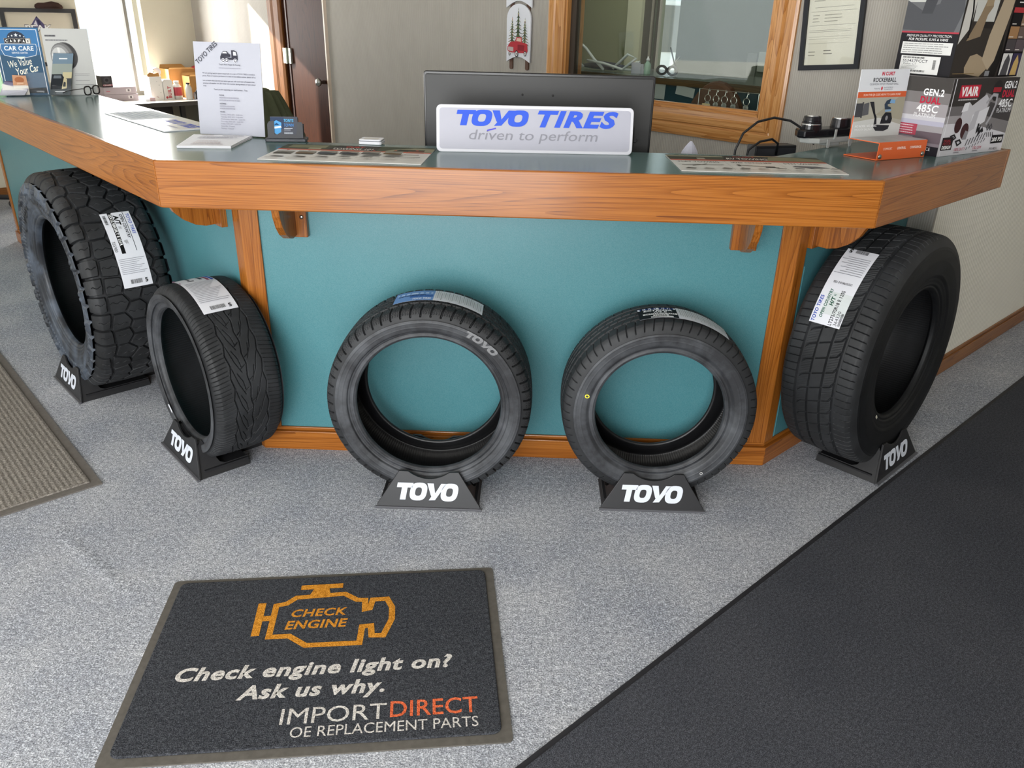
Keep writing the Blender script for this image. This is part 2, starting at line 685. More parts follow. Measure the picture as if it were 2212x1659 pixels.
def TOYO(x, y, h, color, w, shear=0.22):
    """the heavy slanted four-letter word drawn as outlines"""
    out = []
    unit = w / 4.62
    def S(p):
        return [(x + (a + (b) * shear) * unit, y + b * h) for a, b in p]
    def o_(x0):
        n = 28
        pts = []
        outer, inner = [], []
        for k in range(n):
            a = 2 * PI * k / n
            ca, sa = math.cos(a), math.sin(a)
            q = lambda v, e: math.copysign(abs(v) ** e, v)
            outer.append((x0 + 0.6 + 0.6 * q(ca, 0.72), 0.5 + 0.53 * q(sa, 0.72)))
            inner.append((x0 + 0.6 + 0.23 * q(ca, 0.72), 0.5 + 0.25 * q(sa, 0.72)))
        for k in range(n):
            j = (k + 1) % n
            out.append(POLY(S([outer[k], outer[j], inner[j], inner[k]]), color))
    out.append(POLY(S([(0, 0.72), (1.12, 0.72), (1.12, 1), (0, 1)]), color))
    out.append(POLY(S([(0.36, 0), (0.76, 0), (0.76, 0.72), (0.36, 0.72)]), color))
    o_(0.98)
    out.append(POLY(S([(2.10, 1), (2.55, 1), (2.78, 0.42), (2.50, 0.30)]), color))
    out.append(POLY(S([(2.50, 0.30), (2.78, 0.42), (3.08, 1), (3.46, 1), (2.86, 0.02), (2.42, 0.0), (2.56, 0.24)]), color))
    o_(3.18)
    return out

# ================================================================== THE SETTING
S2 = math.sqrt(0.5)
C0 = (1.56, 3.115)                  # outside corner between the window wall and the right-hand wall
KD = (-3.16, 7.835)                 # inside corner at the back left
ZC = 2.75

def struct(name, mb, m=None, loc=(0, 0, 0), rotz=0.0, parent=None, bevel=0.0, smooth=False, fix=True):
    o = mb.build(name, m, parent, smooth=smooth, bevel=bevel, fix=fix)
    o.location = loc
    o.rotation_euler = (0, 0, rotz)
    if parent is None:
        o['kind'] = 'structure'
    return o

def build_floor():
    # carpet with one low crease near the mats
    def ridge(X, Y):
        ax, ay, bx_, by = -1.52, 2.10, -1.00, 1.62
        L = math.hypot(bx_ - ax, by - ay)
        ux, uy = (bx_ - ax) / L, (by - ay) / L
        s = (X - ax) * ux + (Y - ay) * uy
        d = -(X - ax) * uy + (Y - ay) * ux + 0.02 * np.sin(s * 7)
        w = np.clip(np.minimum(s / 0.25, (L - s) / 0.3), 0, 1)
        return 0.0032 * w * np.exp(-(d / 0.020) ** 2)
    xs = np.concatenate([[-7.0, -3.0], np.linspace(-1.70, -0.90, 90), [2.0, 5.5]])
    ys = np.concatenate([[-2.0, 0.5], np.linspace(1.50, 2.20, 90), [4.0, 9.0]])
    X, Y = np.meshgrid(xs, ys)
    Z = ridge(X, Y)
    nx, ny = len(xs), len(ys)
    V = np.stack([X, Y, Z], -1).reshape(-1, 3)
    i = np.arange(nx * ny).reshape(ny, nx)
    Q = np.stack([i[:-1, :-1], i[:-1, 1:], i[1:, 1:], i[1:, :-1]], -1).reshape(-1, 4)
    o = np_mesh('floor', V, Q, M_CARPET)
    o['kind'] = 'structure'
build_floor()

struct('ceiling', MB().prism([(-7.0, -2.0), (4.68, -2.0), (4.68, 6.25), (2.69, 4.42), (-0.264, 7.37), (-1.395, 6.24), (-3.09, 7.94), (-3.3, 8.0), (-7.05, 4.36), (-7.0, 4.2)], ZC, ZC + 0.1), M_CEIL)

def rect_wall_with_holes(x0, x1, z1, holes, th):
    """wall slab in local x,z from y=0 back to y=th with rectangular openings (x0,x1,z0,z1)"""
    mb = MB()
    xs = sorted({x0, x1, *[h[0] for h in holes], *[h[1] for h in holes]})
    for a, b in zip(xs[:-1], xs[1:]):
        mid = (a + b) / 2
        hs = sorted([h for h in holes if h[0] < mid < h[1]], key=lambda h: h[2])
        z = 0.0
        for h in hs:
            if h[2] > z + 1e-6:
                mb.bx(a, b, 0, th, z, h[2])
            z = h[3]
        if z < z1 - 1e-6:
            mb.bx(a, b, 0, th, z, z1)
    return mb

RA = -PI / 4          # local frame of the window wall: x runs to the right along it, y goes into the office
RB = math.radians(44)
RD = PI / 4
# window wall (with the office window and the door), seen behind the counter
struct('wall_back', rect_wall_with_holes(-6.68, 0.0, ZC, [(-2.02, -0.82, 1.10, 2.2), (-5.02, -4.40, 0.0, 2.08)], 0.12), M_PAPER_A, (C0[0], C0[1], 0), RA)
# right-hand wall going off behind the runner
struct('wall_right', MB().bx(0.0, 4.2, 0.0, 0.12, 0, ZC), M_PAPER_B, (C0[0] + 0.012, C0[1] + 0.012, 0), RB)
mb = MB()
mb.prism([(0.0, 0), (4.2, 0), (4.2, 0.07), (0.0, 0.07)], 0, 0.014, lambda a, b, h: (a, -h, b))
mb.prism([(0.0, 0.07), (4.2, 0.07), (4.2, 0.088), (0.0, 0.088)], 0, 0.007, lambda a, b, h: (a, -h, b))
struct('baseboard_right', mb, wood('brown_oak_trim', 'X', '#5a3417', '#7d4c22', '#96622f', 0.4), (C0[0] + 0.012, C0[1] + 0.012, 0), RB, bevel=0.002)
# wall of the back left room, with its tall window
struct('wall_left', rect_wall_with_holes(-5.2, 0.12, ZC, [(-0.98, -0.45, 0.74, 2.32)], 0.30), M_CREAM, (KD[0], KD[1], 0), RD)
mb = MB()
mb.bx(-5.2, -0.02, -0.014, 0, 0, 0.085)
struct('baseboard_left', mb, wood('brown_oak_trim', 'X', '#5a3417', '#7d4c22', '#96622f', 0.4), (KD[0], KD[1], 0), RD, bevel=0.003)
# shell of the shop behind the photographer
struct('wall_west', rect_wall_with_holes(-2.0, 4.4, ZC, [(-0.6, 3.0, 0.4, 2.4)], 0.12), M_WHITEWALL, (-6.88, 0, 0), PI / 2)
struct('wall_east', MB().bx(4.55, 4.67, -2.0, 6.2, 0, ZC), M_WHITEWALL)
struct('wall_front', rect_wall_with_holes(-7.0, 4.67, ZC, [(-4.3, -1.75, 0.25, 2.45), (-1.65, 0.3, 0.05, 2.45)], 0.14), M_WHITEWALL, (0, -1.98, 0), 0)
def shop_window(name, x0, x1, z0, z1, loc=(0, -1.93, 0), rz=0.0):
    w = bpy.data.objects.new(name, None)
    COL.objects.link(w)
    w['kind'] = 'structure'
    w.location = loc
    w.rotation_euler = (0, 0, rz)
    f = MB()
    for a, b, c, d in ((x0, x1, z0, z0 + 0.05), (x0, x1, z1 - 0.05, z1), (x0, x0 + 0.05, z0, z1), (x1 - 0.05, x1, z0, z1)):
        f.bx(a, b, 0, 0.05, c, d)
    f.build('window_frame', M_ALU, w)
    MB().bx(x0 + 0.05, x1 - 0.05, 0.02, 0.026, z0 + 0.05, z1 - 0.05).build('pane', M_GLASS, w)
shop_window('window_4', -4.3, -1.75, 0.25, 2.45)
shop_window('door_2', -1.65, 0.3, 0.05, 2.45)
shop_window('window_5', -0.6, 3.0, 0.4, 2.4, (-6.93, 0, 0), PI / 2)

def struct_root(name, loc, rotz):
    w = bpy.data.objects.new(name, None)
    COL.objects.link(w)
    w['kind'] = 'structure'
    w.location = loc
    w.rotation_euler = (0, 0, rotz)
    return w

# ---- oak-framed window into the office
def build_window1():
    w = struct_root('window_1', (C0[0], C0[1], 0), RA)
    x0, x1, z0, z1 = -2.02, -0.82, 1.10, 2.2
    cw = 0.115
    mb = MB()     # casing boards with mitred corners
    prof = [(0, 0.0), (0, 0.012), (0.012, 0.018), (0.045, 0.020), (0.055, 0.014), (0.062, 0.022), (cw - 0.03, 0.022), (cw - 0.022, 0.013), (cw, 0.011), (cw, 0)]
    def side(p, q, n, um):
        # p->q inner edge, n outward direction in xz
        V = []
        for (e, s) in ((p, -1), (q, 1)):
            for d, h in prof:
                dd = cw - d
                V.append((e[0] + n[0] * dd + um[0] * s * dd, -h, e[1] + n[1] * dd + um[1] * s * dd))
        k = len(prof)
        F = [tuple(range(k)), tuple(reversed(range(k, 2 * k)))]
        for i in range(k):
            j = (i + 1) % k
            F.append((i, j, j + k, i + k))
        return V, F
    for nm, p, q, n, um, m in (('casing', (x0, z0), (x1, z0), (0, -1), (1, 0), M_OAKX), ('casing', (x1, z0), (x1, z1), (1, 0), (0, 1), M_OAKZ), ('casing', (x0, z0), (x0, z1), (-1, 0), (0, 1), M_OAKZ), ('casing', (x0, z1), (x1, z1), (0, 1), (1, 0), M_OAKX)):
        mb = MB()
        mb.add(*side(p, q, n, um))
        mb.build(nm, m, w)
    j = MB()
    for a, b, c, d in ((x0, x0 + 0.012, z0, z1), (x1 - 0.012, x1, z0, z1)):
        j.bx(a, b, 0.001, 0.13, c, d)
    j.build('jamb', M_OAKZ, w)
    s = MB()
    s.bx(x0, x1, 0.001, 0.13, z0, z0 + 0.012)
    s.bx(x0, x1, 0.001, 0.13, z1 - 0.012, z1)
    s.build('sill', M_OAKX, w)
    st = MB()
    for a, b, c, d in ((x0 + 0.012, x1 - 0.012, z0 + 0.012, z0 + 0.024), (x1 - 0.024, x1 - 0.012, z0 + 0.024, z1 - 0.012), (x0 + 0.012, x1 - 0.012, z1 - 0.024, z1 - 0.012)):
        st.bx(a, b, 0.028, 0.05, c, d)
    st.build('glass_stop', M_OAKX, w)
    MB().bx(x0 + 0.012, x0 + 0.05, 0.028, 0.06, z0 + 0.024, z1 - 0.024).build('steel_stop', mat('dark_brown_metal', '#3a3128', 0.5), w)
    MB().bx(x0 + 0.012, x1 - 0.012, 0.036, 0.041, z0 + 0.012, z1 - 0.012).build('pane', M_OFFGLASS, w)
build_window1()

# ---- brown door at the far end of the window wall
def build_door():
    w = struct_root('door_1', (C0[0], C0[1], 0), RA)
    x0, x1, z1 = -5.02, -4.40, 2.08
    c = MB()
    c.prism([(x0 - 0.20, 0), (x0 - 0.20, 0.018), (x0 - 0.13, 0.026), (x0 - 0.10, 0.02), (x0 - 0.03, 0.02), (x0, 0.012), (x0, 0)], 0, z1 + 0.08, lambda a, b, h: (a, -b, h))
    c.build('casing', M_CASING, w)
    MB().bx(x0 - 0.2, x1 + 0.04, -0.018, -0.001, z1, z1 + 0.09).build('casing', M_CASING, w)
    c = MB()
    c.prism([(x1, 0), (x1, 0.016), (x1 + 0.022, 0.02), (x1 + 0.03, 0)], 0, z1, lambda a, b, h: (a, -b, h))
    c.build('casing', mat('pale_lit_edge', '#cbb9a6', 0.5), w)  # light catching this narrow casing, painted as a pale tone
    MB().bx(x0, x0 + 0.02, 0, 0.12, 0, z1).build('jamb', M_DOORWOOD, w)
    MB().bx(x1 - 0.018, x1, 0, 0.12, 0, z1).build('jamb', M_DOORWOOD, w)
    leaf = MB().bx(x0 + 0.05, x1 - 0.022, 0.012, 0.052, 0.01, z1 - 0.01).build('door_leaf', M_DOORWOOD, w, bevel=0.003)
    MB().bx(x0 + 0.026, x0 + 0.05, 0.006, 0.05, 0.01, z1 - 0.01).build('leaf_edge', mat('purple_brown_edge', '#59413d', 0.5), w)
    for z in (1.16, 0.35, 1.85):
        h = MB()
        h.bx(x0 - 0.012, x0 + 0.026, -0.0155, -0.0125, z - 0.055, z + 0.055)
        h.bx(x0 + 0.034, x0 + 0.082, -0.004, 0.012, z - 0.055, z + 0.055)
        h.tube([(x0 + 0.03, -0.010, z - 0.058), (x0 + 0.03, -0.010, z + 0.058)], 0.007, 10)
        for kz in (-0.035, 0, 0.035):
            h.bx(x0 + 0.06, x0 + 0.066, -0.005, -0.004, z + kz - 0.003, z + kz + 0.003)
        h.build('hinge', mat('pale_brass_hinge', '#b9bcae', 0.35, 0.5, 0.7), w)
    k = MB()
    k.lathe([(0.012, 0), (0.014, 0.012), (0.010, 0.03), (0.026, 0.045), (0.03, 0.06), (0.02, 0.072)], 16, (0, 0, 0), lambda a, b, z: (x1 - 0.08 + a, 0.012 - z, 1.0 + b))
    k.build('knob', M_STEEL, w, smooth=True)
build_door()

# ---- window behind the desk
def build_window2():
    w = struct_root('window_2', (KD[0], KD[1], 0), RD)
    x0, x1, z0, z1 = -0.98, -0.45, 0.74, 2.32
    for nm, q in (('window_frame', (x0, x1, z0, z0 + 0.035)), ('window_frame', (x0, x1, z1 - 0.035, z1)), ('window_frame', (x0, x0 + 0.03, z0 + 0.035, z1 - 0.035)), ('window_frame', (x1 - 0.066, x1 - 0.040, z0 + 0.035, z1 - 0.035))):
        MB().bx(q[0], q[1], 0.245, 0.295, q[2], q[3]).build(nm, M_ALU, w)
    MB().bx(x0 + 0.03, x1, 0.266, 0.272, z0 + 0.035, z1 - 0.035).build('pane', M_GLASS, w)
build_window2()

# ---- glazed office behind window_1 (local frame of the window wall)
def build_office():
    L = (C0[0], C0[1], 0)
    struct('wall_office_back', rect_wall_with_holes(-2.69, -0.16, ZC, [(-2.68, -2.478, 1.10, 2.4)], 0.10), M_GREYGREEN, tuple(Vector(L) + Vector((1.62 * S2, 1.62 * S2, 0))), RA)
    struct('wall_office_left', MB().bx(-4.25, -2.88, 1.60, 1.72, 0, ZC), M_OLIVE, L, RA)
    struct('wall_office_side', MB().bx(-4.3, -4.25, 0.12, 1.72, 0, ZC), M_OLIVE, L, RA)
    mb = MB()
    mb.bx(-2.88, -2.752, 1.55, 1.72, 0, ZC)
    struct('trim_1', mb, mat('pale_cream_column', '#e3e0c2', 0.7), L, RA)
    w = struct_root('window_3', L, RA)
    f = MB()
    f.bx(-2.752, -2.69, 1.58, 1.72, 0, ZC)
    f.bx(-2.69, -2.66, 1.63, 1.66, 1.10, 2.4)
    f.bx(-2.69, -2.47, 1.63, 1.66, 1.10, 1.125)
    f.build('window_frame', mat('dark_bronze_frame', '#5b5752', 0.4, 0.5, 0.3), w)
    MB().bx(-2.66, -2.478, 1.645, 1.65, 1.125, 2.4).build('pane', M_GLASS, w)
    # a long office counter under the windows
    t = thing('office_counter', 'long office counter with brown wood edge seen through the framed glass', 'counter', L, RA)
    MB().bx(-4.2, -0.2, 0.80, 1.53, 1.136, 1.166).build('top', mat('grey_green_top', '#747a74', 0.25), t)
    MB().bx(-4.2, -0.2, 0.785, 0.80, 1.134, 1.169).build('edge_board', wood('dark_oak_edge', 'X', '#3d2c1c', '#544029', '#685236', 0.4), t)
    MB().bx(-4.2, -0.2, 0.80, 0.82, 0.0, 1.136).build('front_panel', mat('dark_teal_panel', '#2c4650', 0.4), t)
    kr = thing('key_rail', 'thin wire key rail standing on the sill inside the oak framed window', 'key rail', (C0[0] + (-1.06 + 0.11) * S2, C0[1] + (0.11 + 1.06) * S2, 1.1125), RA)
    MB().tube([(-0.16, 0, 0.077), (0.16, 0, 0.077)], 0.0016, 6).build('wire', M_STEEL, kr)
    for x in (-0.16, 0.16):
        MB().tube([(x, 0, 0.0), (x, 0, 0.078)], 0.002, 6).build('post', M_STEEL, kr)
    KL = ['bunch of keys with a tan paper tag hanging inside the office glass', 'bunch of keys hanging right beside the tan paper tag behind the glass', 'middle bunch of the five key bunches behind the office glass', 'key bunch just right of the middle one behind the office glass', 'key bunch nearest the right oak frame behind the office glass']
    for i in range(5):
        x = (-1.165, -1.118, -1.072, -1.022, -0.955)[i]
        k = thing('key_ring', KL[i], 'keys', (C0[0] + (x + 0.11) * S2, C0[1] + (0.11 - x) * S2, 1.1165), RA, 'keys on the office key rail')
        h = MB()
        h.tube([(0, 0.004, 0.064), (0, 0.004, 0.072), (0, 0.0, 0.0765), (0, -0.004, 0.072), (0, -0.007, 0.060), (0, -0.008, 0.050)], 0.0014, 6)
        h.build('hook', M_STEEL, k)
        MB().tube([(0.016 * math.cos(a), -0.008, 0.034 + 0.016 * math.sin(a)) for a in [2 * PI * q / 14 for q in range(14)]], 0.0018, 6, True).build('ring', M_STEEL, k)
        for q in range(2):
            m = MB()
            r = Matrix.Rotation((q - 0.5) * 0.5, 3, 'Y')
            P = lambda a, b, hh, r=r: tuple(r @ Vector((a, hh - 0.009, b)) + Vector((0, 0, 0.02)))
            m.prism(ell(0, -0.012, 0.011, 0.011, 14), 0, 0.002, P)
            m.prism([(-0.004, -0.02), (0.004, -0.02), (0.004, -0.052), (0.001, -0.058), (-0.004, -0.052)], 0, 0.002, P)
            m.build('key', M_STEEL, k)
        if i == 0:
            MB().prism([(-0.022, 0.01), (0.022, 0.01), (0.022, -0.075), (-0.022, -0.075)], -0.016, -0.014, lambda a, b, hh: (a, hh, b)).build('tag', mat('tan_paper_tag', '#cdb98d', 0.7), k)
    for i, (x, z, wd, hh, rt) in enumerate(((-1.973, 1.092, 0.085, 0.085, 0.02), (-1.787, 1.106, 0.13, 0.052, 0.12))):
        n = MB().box((0, 0, 0), (wd, 0.002, hh)).build('paper_note', mat('grey_white_note', '#c6cac8', 0.7))
        tag(n, ['square white note taped under the office counter beside the monitor', 'tilted white note taped under the office counter by the brown chair'][i], 'note')
        n.location = (C0[0] + (x + 0.7975) * S2, C0[1] + (0.7975 - x) * S2, z)
        n.rotation_euler = (0, rt, RA)
    # chair with a rounded brown back
    c = thing('office_chair', 'brown rounded chair back seen through the office glass', 'chair', (C0[0] + (-1.255 + 0.2) * S2, C0[1] + (0.2 + 1.255) * S2, 0), RA)
    BL_ = mat('brown_leather', '#5d3c28', 0.5)
    bk = MB()
    bk.prism(ell(0, 0.0, 0.185, 0.285, 28), 0.0, 0.05, lambda a, b, h: (a, 0.1 + h, 0.93 + b))
    bk.build('backrest', BL_, c, bevel=0.02)
    MB().bx(-0.22, 0.22, 0.12, 0.52, 0.44, 0.52).build('seat', BL_, c, bevel=0.03)
    MB().tube([(0, 0.10, 0.7), (0, 0.09, 0.46), (0, 0.26, 0.42)], 0.02, 8).build('back_support', M_BLACKPL, c)
    MB().tube([(0, 0.3, 0.44), (0, 0.3, 0.08)], 0.025, 10).build('post', M_STEEL, c)
    for q in range(5):
        a = 2 * PI * q / 5
        e = (0.25 * math.cos(a), 0.3 + 0.25 * math.sin(a))
        l = MB().tube([(0, 0.3, 0.11), (e[0], e[1], 0.075)], 0.018, 8).build('leg', M_BLACKPL, c)
        MB().lathe([(0.026, -0.02), (0.03, 0), (0.026, 0.02)], 14, (0, 0, 0), lambda x, y, z, e=e, a=a: (e[0] + x * math.cos(a) - z * math.sin(a), e[1] + x * math.sin(a) + z * math.cos(a), 0.030 + y)).build('caster', M_BLACKPL, l, smooth=True)
    # loops of clear wrap with a dark core on the counter
    b = thing('wrapped_cables', 'tangle of clear plastic loops round a dark bundle on the office counter', 'cables', (C0[0] + (-2.66 + 1.0) * S2, C0[1] + (1.0 + 2.66) * S2, 1.166), RA)
    m = MB()
    m.tube([(-0.10, 0, 0.025), (0.0, 0.0, 0.035), (0.14, 0, 0.03), (0.24, 0.0, 0.03)], [0.012, 0.028, 0.026, 0.012], 10)
    m.build('bundle', mat('navy_plastic', '#23283c', 0.4), b, smooth=True)
    clear = mat('milky_clear_plastic', '#dfe4e2', 0.25)
    r = random.Random(4)
    for lo in ([(-0.2, 0, 0.02), (-0.25, -0.03, 0.12), (-0.2, -0.02, 0.2), (-0.1, 0, 0.13), (0.0, -0.03, 0.07), (0.1, -0.04, 0.01)], [(-0.26, 0, 0.03), (-0.18, -0.04, 0.08), (-0.12, 0, 0.02), (-0.26, 0.02, 0.01)], [(-0.05, -0.04, 0.06), (0.1, -0.05, 0.05), (0.25, -0.03, 0.02), (0.33, 0, 0.09), (0.26, 0, 0.11), (0.16, -0.02, 0.02)], [(0.2, -0.02, 0.02), (0.33, -0.02, 0.02), (0.36, 0, 0.07), (0.28, 0, 0.05)]):
        MB().tube(lo, 0.009, 6).build('loop', clear, b, smooth=True)
    b = thing('pump_bottle', 'small clear green bottle on the office counter by the bright window', 'bottle', (C0[0] + (-2.234 + 1.0) * S2, C0[1] + (1.0 + 2.234) * S2, 1.166), RA)
    MB().lathe([(0.019, 0), (0.021, 0.006), (0.021, 0.060), (0.010, 0.073), (0.009, 0.080)], 18).build('body', mat('pale_green_gel', '#b9dcc8', 0.15, trans=0.3), b, smooth=True)
    MB().lathe([(0.011, 0.080), (0.011, 0.092), (0.005, 0.095), (0.005, 0.105)], 14).build('cap', M_WHITEPL, b, smooth=True)
    b = thing('scissors', 'pair of black scissors leaning on the office window sill', 'scissors', (C0[0] + (-2.07 + 1.0) * S2, C0[1] + (1.0 + 2.07) * S2, 1.166), RA)
    MB().tube([(0.06, 0, 0.03), (-0.05, 0.07, 0.16)], 0.005, 6).build('blade', M_BLACKFR, b)
    MB().tube([(0.0, 0, 0.03), (0.03, 0.06, 0.11)], 0.005, 6).build('blade', M_STEEL, b)
    for x in (-0.05, 0.03):
        MB().tube([(x + 0.035 * math.cos(a), 0, 0.032 + 0.024 * math.sin(a)) for a in [2 * PI * q / 14 for q in range(14)]], 0.008, 6, True).build('finger_loop', M_BLACKFR, b, smooth=True)
    m = MB()
    r = random.Random(9)
    for q in range(9):
        m.prism([(r.uniform(-.05, .05), r.uniform(-.03, .03)), (r.uniform(-.05, .05), r.uniform(-.03, .03)), (r.uniform(-.05, .05), r.uniform(-.03, .03))], 0.0, 0.05 * r.random() + 0.02)
    t = m.build('crumpled_tissue', M_PAPERW)
    tag(t, 'crumpled white tissue on the office counter before the cream column', 'tissue')
    t.location = (C0[0] + (-2.30 + 1.0) * S2, C0[1] + (1.0 + 2.30) * S2, 1.167)
    for i, (x, z, a, bb) in enumerate(((-1.868, 1.225, 0.035, 0.15), (-1.79, 1.25, 0.032, 0.12))):
        n = MB().bx(-a, a, -0.012, 0, -bb / 2, bb / 2).build('wall_plate', mat('grey_plate', ['#74776f', '#9fa39a'][i], 0.5), bevel=0.004)
        tag(n, ['dark grey plate on the grey office wall beyond the glass', 'pale plate on the grey office wall nearest the oak frame'][i], 'wall plate')
        n.location = (C0[0] + (x + 1.62) * S2, C0[1] + (1.62 - x) * S2, z)
        n.rotation_euler = (0, 0, RA)
build_office()

# ground and a parked pickup outside, seen small through the office window
struct('ground_outside', MB().bx(-30, 30, -30, 40, -0.12, -0.02), mat('pale_concrete', '#b9b5ad', 0.9))
def build_pickup():
    t = thing('pickup_truck', 'pale pickup truck parked outside the bright office window', 'truck', (C0[0] + (-6.4 + 6.5) * S2, C0[1] + (6.5 + 6.4) * S2, -0.02), RA + 0.9)
    b = MB()
    b.prism([(-2.6, .45), (2.5, .45), (2.6, .9), (1.3, 1.05), (.7, 1.75), (-.7, 1.8), (-.95, 1.1), (-2.6, 1.1)], -0.9, 0.9, lambda a, q, h: (a, h, q))
    b.build('body', mat('white_car_paint', '#d5dce4', 0.25), t, bevel=0.06)
    for s in (-0.91, 0.905):
        MB().prism([(.95, 1.1), (.62, 1.65), (-.6, 1.68), (-.75, 1.12)], s, s + 0.005, lambda a, q, h: (a, h, q)).build('side_window', mat('dark_car_glass', '#46525c', 0.1), t)
    for x in (-1.7, 1.6):
        for y in (-0.85, 0.85):
            MB().lathe([(0.2, -0.1), (0.38, -0.1), (0.38, 0.1), (0.2, 0.1)], 20, (0, 0, 0), lambda a, q, z, x=x, y=y: (x + a, y + z, 0.38 + q)).build('wheel', M_RUBBER, t, smooth=False)
build_pickup()

# ================================================================== FLOOR MATS
def build_mat():
    t = thing('doormat', 'rectangular charcoal doormat with an orange engine emblem and white lettering', 'doormat', (-0.90217, 1.15574, 0), math.radians(7.53))
    W, H = 0.905, 0.622
    MB().prism(rrect(0, 0, W, H, 0.012, 3), 0.0005, 0.0045).build('rubber_border', mat('grey_brown_rubber', '#5c5852', 0.85, 0.2, noise=(60, 0.12), bump=(900, 0.3, 0.0008)), t)
    MB().prism(rrect(0.022, 0.022, W - 0.024, H - 0.016, 0.02, 5), 0.004, 0.0105).build('pile', M_PILE, t, bevel=0.003)
    fz = lambda x, y, h=0: (x, y, 0.0108 + h)
    orange = carpet('orange_pile', '#a9691c', '#cd8a2b', '#e5a545', 300, 0.1)
    white = carpet('off_white_pile', '#a39e97', '#cfcac4', '#ece8e4', 300, 0.1)
    red = carpet('red_orange_pile', '#b24c2b', '#dc6a42', '#f0875c', 300, 0.1)
    mm = {'o': orange, 'w': white, 'r': red}
    E = [STROKE([(0.303, 0.49), (0.303, 0.369), (0.355, 0.369), (0.401, 0.332), (0.538, 0.331), (0.541, 0.391), (0.564, 0.393), (0.568, 0.356), (0.598, 0.354), (0.618, 0.415), (0.617, 0.461), (0.602, 0.497), (0.563, 0.496), (0.557, 0.461), (0.544, 0.458), (0.542, 0.496), (0.52, 0.498), (0.484, 0.526), (0.353, 0.519), (0.33, 0.496)], 0.0165, 'o', True),
         STROKE([(0.264, 0.502), (0.267, 0.375)], 0.021, 'o'), STROKE([(0.264, 0.44), (0.303, 0.44)], 0.02, 'o'),
         STROKE([(0.360, 0.560), (0.476, 0.562)], 0.019, 'o'), POLY([(0.398, 0.556), (0.438, 0.556), (0.446, 0.52), (0.386, 0.52)], 'o')]
    printed('emblem', E, fz, t, 0.0002, 0.0001, mm, label='orange engine outline emblem')
    printed('lettering', [TEXT('CHECK', 0.349, 0.441, 0.028, 'o', 0.147, 0.028, 0.16)], fz, t, 0.0002, 0.0001, mm, label='orange CHECK lettering')
    printed('lettering', [TEXT('ENGINE', 0.339, 0.395, 0.030, 'o', 0.162, 0.028, 0.16)], fz, t, 0.0002, 0.0001, mm, label='orange ENGINE lettering')
    for e in (TEXT('Check engine light on?', 0.103, 0.232, 0.041, 'w', 0.672, 0.034, 0.2), TEXT('Ask us why.', 0.263, 0.164, 0.041, 'w', 0.347, 0.034, 0.2), TEXT('IMPORT', 0.376, 0.082, 0.046, 'w', 0.242, 0.006), TEXT('OE REPLACEMENT PARTS', 0.404, 0.044, 0.029, 'w', 0.425, 0.006)):
        printed('lettering', [e], fz, t, 0.0002, 0.0001, mm, label='white lettering')
    printed('lettering', [TEXT('DIRECT', 0.626, 0.085, 0.046, 'r', 0.205, 0.008)], fz, t, 0.0002, 0.0001, mm, label='red orange DIRECT lettering')
build_mat()

def build_runner():
    a = math.radians(44.1)
    t = thing('runner_rug', 'wide black runner rug lying along the right side of the floor', 'rug', (0.003, 1.209, 0), a)
    MB().bx(-1.9, 3.6, -1.55, 0.0, 0.0005, 0.004).build('rubber_border', mat('black_rubber_edge', '#232327', 0.6), t)
    MB().bx(-1.9, 3.6, -1.53, -0.016, 0.004, 0.008).build('pile', M_RUNNER, t)
build_runner()

def build_ribmat():
    t = thing('ribbed_doormat', 'grey brown ribbed doormat cut by the left edge of the photo', 'doormat', (-1.444, 2.264, 0), math.radians(133.8))
    MB().bx(0, 1.85, 0, 1.25, 0.0005, 0.005).build('rubber_border', mat('taupe_rubber', '#6a6560', 0.8, 0.2, noise=(60, 0.1)), t)
    MB().bx(0.03, 1.82, 0.03, 1.22, 0.004, 0.010).build('ribbed_pile', M_RIBBED, t, bevel=0.002)
build_ribmat()

# ================================================================== RECEPTION COUNTER
ZT = 1.0864
ZB = 0.9493
def isect(p, d, q, e):
    det = d[0] * -e[1] + e[0] * d[1]
    s = ((q[0] - p[0]) * -e[1] + e[0] * (q[1] - p[1])) / det
    return (p[0] + d[0] * s, p[1] + d[1] * s)
AL, AR = math.radians(46.1), math.radians(44.4)
DL = (-math.cos(AL), math.sin(AL))
DR = (math.cos(AR), math.sin(AR))
NLB = (math.sin(AL), math.cos(AL))          # towards the staff side
NRB = (-math.sin(AR), math.cos(AR))
FL, FR = (-1.1005, 2.30), (0.989, 2.30)

def offset_line(pts, d):
    """offset an open polyline to its right-hand side by d"""
    out = []
    dirs = [(Vector(pts[i + 1]) - Vector(pts[i])).normalized() for i in range(len(pts) - 1)]
    for i, p in enumerate(pts):
        if i == 0:
            n = Vector((dirs[0].y, -dirs[0].x))
            out.append(Vector(p) + n * d)
        elif i == len(pts) - 1:
            n = Vector((dirs[-1].y, -dirs[-1].x))
            out.append(Vector(p) + n * d)
        else:
            n0 = Vector((dirs[i - 1].y, -dirs[i - 1].x))
            n1 = Vector((dirs[i].y, -dirs[i].x))
            m = (n0 + n1).normalized()
            out.append(Vector(p) + m * (d / m.dot(n0)))
    return [tuple(v) for v in out]

def board(name, a, b, oa, ob, z0, z1, m, parent, bevel=0.0, label=None, top_in=None):
    """upright board on the plan quad a-b-ob-oa, in its own frame with x along it"""
    ang = math.atan2(b[1] - a[1], b[0] - a[0])
    R = Matrix.Rotation(-ang, 2)
    loc = [tuple(R @ (Vector(p) - Vector(a))) for p in (a, b, ob, oa)]
    mb = MB().prism(loc, z0, z1)
    o = mb.build(name, m, parent, bevel=bevel, label=label)
    o.location = (a[0], a[1], 0)
    o.rotation_euler = (0, 0, ang)
    return o

